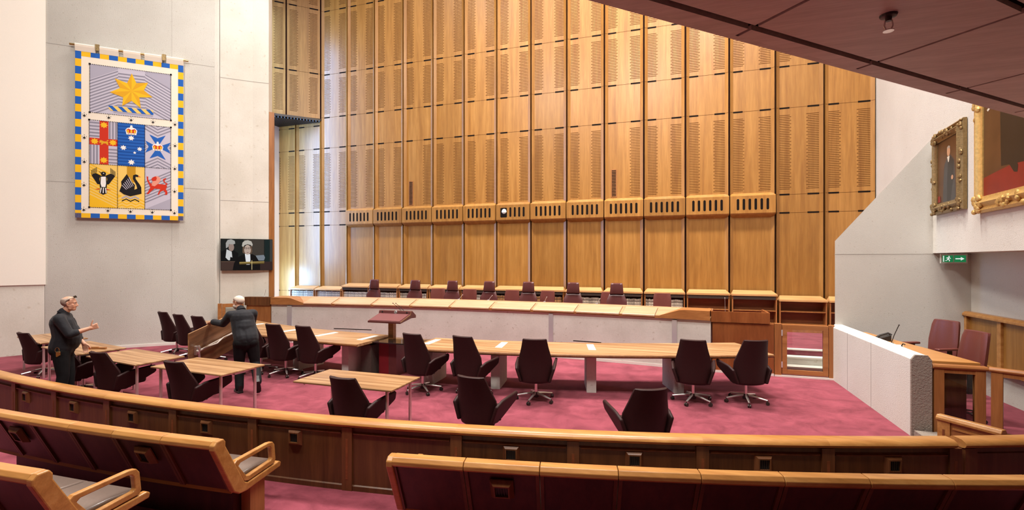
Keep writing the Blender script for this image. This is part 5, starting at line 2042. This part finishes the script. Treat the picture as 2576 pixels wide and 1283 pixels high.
for x0, z0, x1, z1 in ((0.30, 2.785, 2.07, 4.06), (0.29, 0.28, 2.07, 2.588)):
    seam(x0, z0, x1, z0, 46)
    seam(x0, z1, x1, z1, 46)
    n = int((z1 - z0) / 0.038)
    seam(x0, z0, x0, z1, n)
    seam(x1, z0, x1, z1, n)
    for x in (x0, x1):
        for z in (z0, z1):
            rect(x - 0.022, z - 0.022, x + 0.022, z + 0.022, 'black')
seam(0.29, 1.43, 2.07, 1.43, 46)
seam(0.885, 0.28, 0.885, 2.588, 60)
seam(1.48, 0.28, 1.48, 2.588, 60)
for x, z in ((0.19, 2.684), (0.699, 2.69), (1.178, 2.683), (1.663, 2.684), (2.165, 2.68), (0.19, 2.103), (0.19, 1.467), (0.184, 0.854), (0.180, 0.205), (0.681, 0.205), (1.163, 0.20), (1.647, 0.20), (2.154, 0.20), (2.165, 2.083), (2.160, 1.439), (2.156, 0.803)):
    lay([(x, z + 0.045), (x + 0.014, z + 0.01), (x + 0.042, z - 0.012), (x + 0.012, z - 0.014), (x, z - 0.045), (x - 0.012, z - 0.014), (x - 0.042, z - 0.012), (x - 0.014, z + 0.01)], 'black')
    for dx, dz in ((-0.042, 0.032), (0.042, 0.032), (0, 0.072)):
        lay([(x + dx - 0.009, z + dz), (x + dx, z + dz - 0.011), (x + dx + 0.009, z + dz), (x + dx, z + dz + 0.011)], 'black')
cl.build('cloth', [F[n_] for n_ in FN], tp, recalc=False)
# hanging sleeve, rod and clips
for xa, xb in ((0.0, 0.415), (0.505, 0.905), (1.01, 1.385), (1.475, 1.865), (1.965, 2.36)):
    b = MB()
    b.prism([(0.018, 4.36), (-0.004, 4.36), (-0.03, 4.48), (-0.035, 4.53), (-0.015, 4.555), (0.03, 4.555), (0.05, 4.53), (0.045, 4.48)], xa, xb, 'x', 0, T)
    b.build('sleeve', F['cream'], tp)
b = MB()
b.tube([(-0.115, 0.008, 4.515), (2.475, 0.008, 4.515)], 0.028, 10, 0, T)
b.build('hanging_rod', M['brass'], tp, smooth=True)
for x in (0.46, 1.915):
    b = MB()
    b.box(x - 0.045, x + 0.045, -0.04, 0.10, 4.55, 4.575, 0, T)
    b.box(x - 0.04, x + 0.04, -0.045, -0.035, 4.42, 4.575, 0, T)
    for k in range(4):
        b.ball((x - 0.035 + 0.023 * k, -0.02, 4.585), 0.014, 8, 0, T)
    b.build('rod_clip', M['gilt_dark'], tp)


# ------------------------------------------------------------------ people
def capsule(b, p0, r0, p1, r1, n=12, rings=4):
    p0, p1 = Vector(p0), Vector(p1)
    ax = p1 - p0
    t = ax.normalized() if ax.length > 1e-6 else Vector((0, 0, 1))
    pts, rs = [], []
    for k in range(rings + 1):
        a = PI / 2 * (1 - k / rings)
        pts.append(p0 - t * r0 * math.sin(a))
        rs.append(max(r0 * math.cos(a), 0.0008))
    for k in range(rings + 1):
        a = PI / 2 * k / rings
        pts.append(p1 + t * r1 * math.sin(a))
        rs.append(max(r1 * math.cos(a), 0.0008))
    b.tube(pts, rs, n)


def ellipsoid(b, c, r, rot=None):
    T = Matrix.Translation(c)
    if rot:
        T = T @ rot
    k = len(b.v)
    b.ball((0, 0, 0), 1.0, 16)
    S = Matrix.Diagonal((*r, 1))
    for i in range(k, len(b.v)):
        b.v[i] = T @ S @ b.v[i]


def organic(b, name, mats, parent, vox, smooth=4, paint=None, disp=0.0):
    """melt overlapping volumes into one continuous skin"""
    me = b.mesh('raw', [])
    o = bpy.data.objects.new('raw', me)
    COL.objects.link(o)
    m = o.modifiers.new('r', 'REMESH')
    m.mode = 'VOXEL'
    m.voxel_size = vox
    m2 = o.modifiers.new('s', 'SMOOTH')
    m2.iterations = smooth
    m2.factor = 0.5
    dg = bpy.context.evaluated_depsgraph_get()
    ev = o.evaluated_get(dg)
    me2 = bpy.data.meshes.new_from_object(ev)
    bpy.data.objects.remove(o)
    bpy.data.meshes.remove(me)
    me2.name = name
    me2.materials.clear()
    for mt in (mats if isinstance(mats, list) else [mats]):
        me2.materials.append(mt)
    for p in me2.polygons:
        p.use_smooth = True
        p.material_index = paint(p.center) if paint else 0
    q = bpy.data.objects.new(name, me2)
    COL.objects.link(q)
    q.parent = parent
    return q


def hand(b, w, d, n, th, curls, s=1.0, point=None, thumb_up=None):
    """w wrist, d forward direction, n back-of-hand normal, th direction of the thumb side"""
    w, d, n = Vector(w), Vector(d).normalized(), Vector(n).normalized()
    n = (n - d * n.dot(d)).normalized()
    t = Vector(th)
    t = (t - d * t.dot(d) - n * t.dot(n)).normalized()
    L = 0.088 * s
    for k in range(4):
        off = t * (0.030 - 0.020 * k) * s
        capsule(b, w + off * 0.7, 0.016 * s, w + d * L + off * 1.15, 0.0125 * s, 8, 2)
    lens = [0.072, 0.080, 0.074, 0.058]
    for k in range(4):
        base = w + d * L + t * (0.034 - 0.0225 * k) * s
        c = curls[k]
        p = base
        a = 0.0
        for seg, fl_ in enumerate((0.45, 0.32, 0.23)):
            a += c * (0.9, 1.1, 0.8)[seg]
            dir_ = d * math.cos(a) - n * math.sin(a)
            q = p + dir_ * lens[k] * fl_ * 1.25 * s
            capsule(b, p, (0.0098 - 0.0008 * seg) * s, q, (0.0090 - 0.0009 * seg) * s, 8, 2)
            p = q
    base = w + d * 0.022 * s + t * 0.030 * s
    td = Vector(thumb_up) if thumb_up else (t * 0.7 + d * 0.7 - n * 0.25)
    td.normalize()
    mid = base + (td * 0.6 + t * 0.4).normalized() * 0.038 * s
    capsule(b, base, 0.0150 * s, mid, 0.0125 * s, 8, 2)
    p2 = mid + td * 0.034 * s
    capsule(b, mid, 0.0120 * s, p2, 0.0105 * s, 8, 2)
    capsule(b, p2, 0.0105 * s, p2 + td * 0.024 * s, 0.0085 * s, 8, 2)


def head_parts(b, c, yaw, pitch=0.0):
    """skull with jaw, nose, ears, brow and lips; returns its frame (x right, y ahead)"""
    T = Matrix.Translation(c) @ Matrix.Rotation(yaw, 4, 'Z') @ Matrix.Rotation(pitch, 4, 'X')

    def E_(c0, r):
        k = len(b.v)
        b.ball((0, 0, 0), 1.0, 16)
        for i in range(k, len(b.v)):
            v = b.v[i]
            b.v[i] = T @ Vector((c0[0] + v.x * r[0], c0[1] + v.y * r[1], c0[2] + v.z * r[2]))

    def C_(p, r0, q, r1):
        capsule(b, T @ Vector(p), r0, T @ Vector(q), r1, 10, 3)
    E_((0, -0.012, 0.035), (0.079, 0.100, 0.088))
    E_((0, 0.015, -0.03), (0.068, 0.080, 0.088))
    E_((0, 0.020, -0.055), (0.062, 0.066, 0.060))
    E_((0, 0.055, -0.085), (0.043, 0.036, 0.030))
    C_((-0.045, 0.02, -0.075), 0.022, (0.0, 0.072, -0.092), 0.018)
    C_((0.045, 0.02, -0.075), 0.022, (0.0, 0.072, -0.092), 0.018)
    C_((0, 0.083, 0.018), 0.010, (0, 0.107, -0.026), 0.013)
    C_((-0.013, 0.094, -0.031), 0.009, (0.013, 0.094, -0.031), 0.009)
    C_((-0.042, 0.070, 0.026), 0.012, (-0.012, 0.083, 0.026), 0.011)
    C_((0.042, 0.070, 0.026), 0.012, (0.012, 0.083, 0.026), 0.011)
    C_((-0.044, 0.052, -0.014), 0.021, (-0.036, 0.056, -0.045), 0.021)
    C_((0.044, 0.052, -0.014), 0.021, (0.036, 0.056, -0.045), 0.021)
    C_((-0.018, 0.082, -0.056), 0.0075, (0.018, 0.082, -0.056), 0.0075)
    C_((-0.016, 0.081, -0.068), 0.008, (0.016, 0.081, -0.068), 0.008)
    for s in (-1, 1):
        C_((s * 0.080, -0.010, 0.022), 0.011, (s * 0.076, -0.004, -0.030), 0.009)
        C_((s * 0.084, -0.018, 0.018), 0.008, (s * 0.080, -0.014, -0.010), 0.008)
    return T


def face_bits(t, T, brow, parent=None):
    for s in (-1, 1):
        b = MB()
        b.ball((0, 0, 0), 0.0115, 10, 0, T @ Matrix.Translation((s * 0.031, 0.0735, 0.008)))
        b.ball((0, 0, 0), 0.0062, 8, 1, T @ Matrix.Translation((s * 0.031, 0.0815, 0.008)))
        b.build('eye', [plain('eye_white', (0.6, 0.55, 0.5), 0.3), M['black']], t, local=True, smooth=True)
        b = MB()
        b.tube([T @ Vector((s * 0.050, 0.074, 0.030)), T @ Vector((s * 0.030, 0.090, 0.036)), T @ Vector((s * 0.012, 0.092, 0.031))], [0.003, 0.005, 0.004], 6)
        b.build('eyebrow', brow, t, local=True)
    b = MB()
    b.tube([T @ Vector((-0.020, 0.0875, -0.062)), T @ Vector((0, 0.0915, -0.0615)), T @ Vector((0.020, 0.0875, -0.062))], 0.0024, 6)
    b.build('mouth', plain('lip_line', (0.22, 0.07, 0.06), 0.5), t, local=True)


def limb(b, pts, rs):
    for k in range(len(pts) - 1):
        capsule(b, pts[k], rs[k], pts[k + 1], rs[k + 1])


def shoe(t, ankle, toe_dir, up, name='shoe'):
    a = Vector(ankle)
    d = Vector(toe_dir).normalized()
    u = Vector(up)
    u = (u - d * u.dot(d)).normalized()
    x = d.cross(u)
    T = Matrix((x, d, u)).transposed().to_4x4()
    T.translation = a
    b = MB()
    ring = [(-0.040, -0.075), (0.040, -0.075), (0.046, 0.0), (0.052, 0.10), (0.045, 0.165), (0.02, 0.195), (-0.02, 0.195), (-0.045, 0.165), (-0.050, 0.10), (-0.044, 0.0)]
    lv = [(-0.088, 1.04, 0), (-0.066, 1.04, 0), (-0.064, 1.0, 0), (-0.035, 0.95, 0.0), (-0.005, 0.80, -0.02), (0.045, 0.72, -0.05)]
    V, Fc = [], []
    n = len(ring)
    for z, sc, dy in lv:
        for (px_, py_) in ring:
            yy = py_ * (sc if z < 0 else 0.55) + dy
            zz = z
            if z > -0.04 and py_ > 0.08:
                zz = -0.045 + (z + 0.045) * 0.15
            V.append(T @ Vector((px_ * sc, yy, zz)))
    for i in range(len(lv) - 1):
        for k in range(n):
            Fc.append((i * n + k, i * n + (k + 1) % n, (i + 1) * n + (k + 1) % n, (i + 1) * n + k))
    Fc.append(list(range(n))[::-1])
    Fc.append([(len(lv) - 1) * n + k for k in range(n)])
    b.add(V, Fc)
    b.build(name, M['shoe'], t, local=True, smooth=True)


def person(lab, loc, heading, J, build=1.0, hair='fringe', lefty=None, righty=None):
    """J holds joints in the body's own frame: x to its right, y ahead, z up"""
    t = thing('person', lab, 'person', loc, R(heading - 90))
    V = {k: Vector(v) for k, v in J.items() if isinstance(v, (tuple, list)) and len(v) == 3}
    g = build
    # body: one continuous figure
    b = MB()
    limb(b, [V['pelvis'], V['belly'], V['chest']], [0.125 * g, 0.115 * g, 0.11 * g])
    capsule(b, V['lsh'], 0.055, V['rsh'], 0.055)
    capsule(b, V['chest'], 0.09, V['neck'], 0.058)
    capsule(b, V['neck'], 0.060, V['head'] + Vector((0, 0, -0.045)), 0.056)
    T = head_parts(b, V['head'], J['yaw'], J.get('pitch', 0.0))
    for s in ('l', 'r'):
        limb(b, [V[s + 'sh'], V[s + 'el'], V[s + 'wr']], [0.056, 0.045, 0.030])
        limb(b, [V[s + 'hip'], V[s + 'kn'], V[s + 'an']], [0.085, 0.056, 0.040])
        capsule(b, V[s + 'an'], 0.038, V[s + 'an'] + Vector(J[s + 'toe']) * 0.10 - Vector((0, 0, 0.03)), 0.03)
        h = J[s + 'hand']
        hand(b, V[s + 'wr'], *h[:4], point=None, thumb_up=(h[4] if len(h) > 4 else None))
    organic(b, 'body', M['skin'], t, 0.0062, 3)
    face_bits(t, T, M['hair'] if hair == 'fringe' else M['white_hair'])
    # shirt
    b = MB()
    hem = V['pelvis'] + Vector((0, 0, J.get('hem', 0.02)))
    for dx in (-0.045, 0.045):
        o_ = Vector((dx * g, 0, 0))
        limb(b, [hem + o_, V['belly'] + o_, V['chest'] + o_], [0.160 * g, 0.158 * g, 0.150 * g])
    ellipsoid(b, V['belly'] + Vector(J.get('paunch', (0, 0.0, 0))), (0.19 * g, 0.165 * g, 0.25))
    ellipsoid(b, V['chest'] + Vector((0, -0.02, 0.02)), (0.20 * g, 0.145 * g, 0.17))
    capsule(b, V['lsh'], 0.083, V['rsh'], 0.083)
    capsule(b, V['chest'], 0.16, V['neck'] + Vector((0, 0, -0.035)), 0.085)
    capsule(b, V['neck'] + Vector((0, -0.01, -0.03)), 0.078, V['neck'] + Vector((0, 0.004, 0.018)), 0.074)
    for s in ('l', 'r'):
        f = J.get(s + 'cuff', 0.45)
        cuff = V[s + 'el'].lerp(V[s + 'wr'], f)
        limb(b, [V[s + 'sh'], V[s + 'el'], cuff], [0.084, 0.066, 0.058])
        capsule(b, cuff - (V[s + 'wr'] - V[s + 'el']).normalized() * 0.03, 0.061, cuff, 0.060)
    organic(b, 'shirt', M['shirt'], t, 0.011, 4)
    b = MB()
    nk = V['neck'] + Vector((0, 0.004, 0.012))
    nd_ = (V['head'] - V['neck']).normalized()
    CT = Matrix.Translation(nk) @ nd_.to_track_quat('Z', 'Y').to_matrix().to_4x4()
    n = 22
    for k in range(n):
        a0, a1 = 2 * PI * k / n, 2 * PI * (k + 1) / n
        q = []
        for a in (a0, a1):
            q.append((Vector((0.066 * math.cos(a), 0.068 * math.sin(a), 0.018)), Vector((0.082 * math.cos(a), 0.084 * math.sin(a), -0.016))))
        b.add([q[0][0], q[1][0], q[1][1], q[0][1]], [(0, 1, 2, 3)], 0, CT)
    co = b.build('collar', M['shirt'], t, local=True, smooth=True, merge=True, auto=False)
    so = co.modifiers.new('solid', 'SOLIDIFY')
    so.thickness = 0.008
    # trousers
    b = MB()
    limb(b, [V['pelvis'] + Vector((0, 0, 0.04)), V['pelvis'] + Vector((0, 0, -0.03))], [0.138 * g, 0.160 * g])
    for s in ('l', 'r'):
        limb(b, [V[s + 'hip'] + Vector((0, 0, 0.0)), V[s + 'kn'], V[s + 'an'].lerp(V[s + 'kn'], 0.12)], [0.118 * g, 0.083, 0.072])
        capsule(b, V[s + 'hip'] + Vector((0, -0.05, 0.02)), 0.10 * g, V[s + 'hip'], 0.10 * g)
        capsule(b, V[s + 'an'].lerp(V[s + 'kn'], 0.12), 0.074, V[s + 'an'].lerp(V[s + 'kn'], -0.02), 0.07)
    organic(b, 'trousers', M['trousers'], t, 0.011, 4)
    for s in ('l', 'r'):
        shoe(t, V[s + 'an'], J[s + 'toe'], J.get(s + 'up', (0, 0, 1)))
    # hair
    b = MB()
    k0 = len(b.v)
    b.ball((0, 0, 0), 1.0, 20)
    for i in range(len(b.v)):
        v = b.v[i]
        b.v[i] = T @ Vector((v.x * 0.0815, -0.014 + v.y * 0.1015, 0.036 + v.z * 0.0895))
    keep = []
    Ti = T.inverted()
    for f in b.f:
        c = sum((b.v[i] for i in f), Vector()) / len(f)
        l = Ti @ c
        if hair == 'fringe':
            ok = l.y < 0.0 and l.z < 0.100 + l.y * 0.2 and l.z > -0.035
        else:
            ok = l.z > 0.035 + l.y * 0.75 and l.z > -0.03
        if ok:
            keep.append(f)
    b.f = keep
    b.m = [0] * len(keep)
    hr = b.build('hair', M['hair'] if hair == 'fringe' else M['white_hair'], t, local=True, smooth=True, recalc=False, auto=False)
    so = hr.modifiers.new('solid', 'SOLIDIFY')
    so.thickness = 0.006
    so.offset = 0
    return t, T, V


J1 = dict(pelvis=(0, -0.01, 0.97), belly=(0, 0.035, 1.13), chest=(0, 0.0, 1.33), neck=(0, 0.0, 1.515), head=(0, 0.075, 1.665), yaw=R(-3), pitch=R(-4),
          rsh=(0.195, -0.01, 1.435), rel=(0.27, 0.13, 1.185), rwr=(0.22, 0.38, 1.265), rcuff=0.30,
          rhand=((-0.12, 0.85, 0.30), (0.95, 0.2, -0.1), (0, 0, 1), (1.5, 1.6, 1.7, 1.7), (0.0, 0.30, 1.0)),
          lsh=(-0.195, 0.0, 1.435), lel=(-0.28, 0.06, 1.16), lwr=(-0.17, 0.23, 0.96), lcuff=0.55,
          lhand=((0.1, 0.25, -1.0), (-0.9, 0.3, 0), (0.2, 1, 0.2), (0.35, 0.45, 0.5, 0.55), (0.15, 0.45, -0.85)),
          rhip=(0.095, -0.01, 0.90), rkn=(0.11, 0.02, 0.50), ran=(0.12, -0.03, 0.092), rtoe=(0.25, 1, 0),
          lhip=(-0.095, -0.01, 0.90), lkn=(-0.11, 0.05, 0.50), lan=(-0.12, 0.03, 0.092), ltoe=(-0.2, 1, 0),
          paunch=(0, 0.03, -0.02), hem=-0.01)
p1_, T1, V1 = person('balding man in black shirt and trousers standing at the left, giving a thumbs-up', (-9.48, 5.15, 0), 50, J1, 1.06, 'fringe')
# sunglasses pushed up on his head, keys at his hip
b = MB()
for s in (-1, 1):
    b.tube([T1 @ Vector((s * 0.084, -0.035, 0.035)), T1 @ Vector((s * 0.086, 0.02, 0.085)), T1 @ Vector((s * 0.066, 0.065, 0.105))], 0.004, 6)
    pts = [T1 @ Vector((s * x, y, z)) for x, y, z in ((0.066, 0.072, 0.10), (0.010, 0.085, 0.108), (0.014, 0.066, 0.140), (0.060, 0.054, 0.130))]
    nrm = (pts[1] - pts[0]).cross(pts[2] - pts[0]).normalized() * 0.003
    b.add([p - nrm for p in pts] + [p + nrm for p in pts], [(0, 1, 2, 3), (4, 7, 6, 5), (0, 4, 5, 1), (1, 5, 6, 2), (2, 6, 7, 3), (3, 7, 4, 0)])
b.tube([T1 @ Vector((-0.012, 0.086, 0.115)), T1 @ Vector((0.012, 0.086, 0.115))], 0.004, 6)
b.build('sunglasses', M['black_gloss'], p1_, local=True)
b = MB()
kx = Vector((0.205, -0.03, 0.97))
for k in range(16):
    a, c = 2 * PI * k / 16, 2 * PI * (k + 1) / 16
    b.tube([kx + Vector((0.012, 0.025 * math.cos(a), -0.03 + 0.04 * math.sin(a))), kx + Vector((0.012, 0.025 * math.cos(c), -0.03 + 0.04 * math.sin(c)))], 0.0035, 5)
for k in range(4):
    b.box(0.212 + 0.004 * k, 0.215 + 0.004 * k, -0.045 + 0.012 * k, -0.025 + 0.012 * k, 0.83 + 0.008 * k, 0.90)
    b.ball((0.214 + 0.004 * k, -0.035 + 0.012 * k, 0.905), 0.013, 8)
b.build('key_bunch', M['brass'], p1_, local=True)

J2 = dict(pelvis=(0.02, -0.02, 0.955), belly=(-0.01, 0.05, 1.11), chest=(-0.05, 0.12, 1.30), neck=(-0.085, 0.205, 1.470), head=(-0.125, 0.27, 1.605), yaw=R(52), pitch=R(-8),
          lsh=(-0.245, 0.13, 1.39), lel=(-0.37, 0.30, 1.22), lwr=(-0.56, 0.48, 1.25), lcuff=0.85,
          lhand=((-0.5, 0.75, -0.25), (-0.2, 0.2, 0.9), (0.7, 0.6, 0.1), (0.6, 0.6, 0.65, 0.7)),
          rsh=(0.115, 0.155, 1.40), rel=(0.09, 0.40, 1.19), rwr=(-0.12, 0.55, 1.10), rcuff=0.85,
          rhand=((-0.85, 0.4, -0.2), (0.1, 0.2, 0.95), (0.2, 0.9, 0.1), (0.6, 0.6, 0.65, 0.7)),
          lhip=(-0.08, -0.02, 0.89), lkn=(-0.10, 0.09, 0.49), lan=(-0.09, 0.0, 0.092), ltoe=(-0.35, 1, 0),
          rhip=(0.11, -0.02, 0.89), rkn=(0.16, 0.04, 0.50), ran=(0.21, -0.34, 0.25), rtoe=(0.05, 0.55, -0.85), rup=(0, 0.85, 0.5),
          paunch=(0, 0.0, 0))
p2_, T2_, V2 = person('white-bearded man in black seen from behind, carrying the tilted tabletop', (-7.25, 6.66, 0), 134, J2, 1.0, 'crop')
b = MB()
k0 = 0
b.ball((0, 0, 0), 1.0, 18)
for i in range(len(b.v)):
    v = b.v[i]
    b.v[i] = T2_ @ Vector((v.x * 0.068, 0.030 + v.y * 0.074, -0.058 + v.z * 0.062))
Ti = T2_.inverted()
keep = []
for f in b.f:
    l = Ti @ (sum((b.v[i] for i in f), Vector()) / len(f))
    if l.z < -0.035 - max(0, 0.03 - l.y) * 0.2 and l.y > -0.02:
        keep.append(f)
b.f = keep
b.m = [0] * len(keep)
bd = b.build('beard', M['white_hair'], p2_, local=True, smooth=True, recalc=False, auto=False)
so = bd.modifiers.new('solid', 'SOLIDIFY')
so.thickness = 0.010
so.offset = 0
b = MB()
b.box(0.165, 0.185, -0.06, -0.03, 0.80, 0.93)
b.build('lanyard_tag', M['grille'], p2_, local=True)
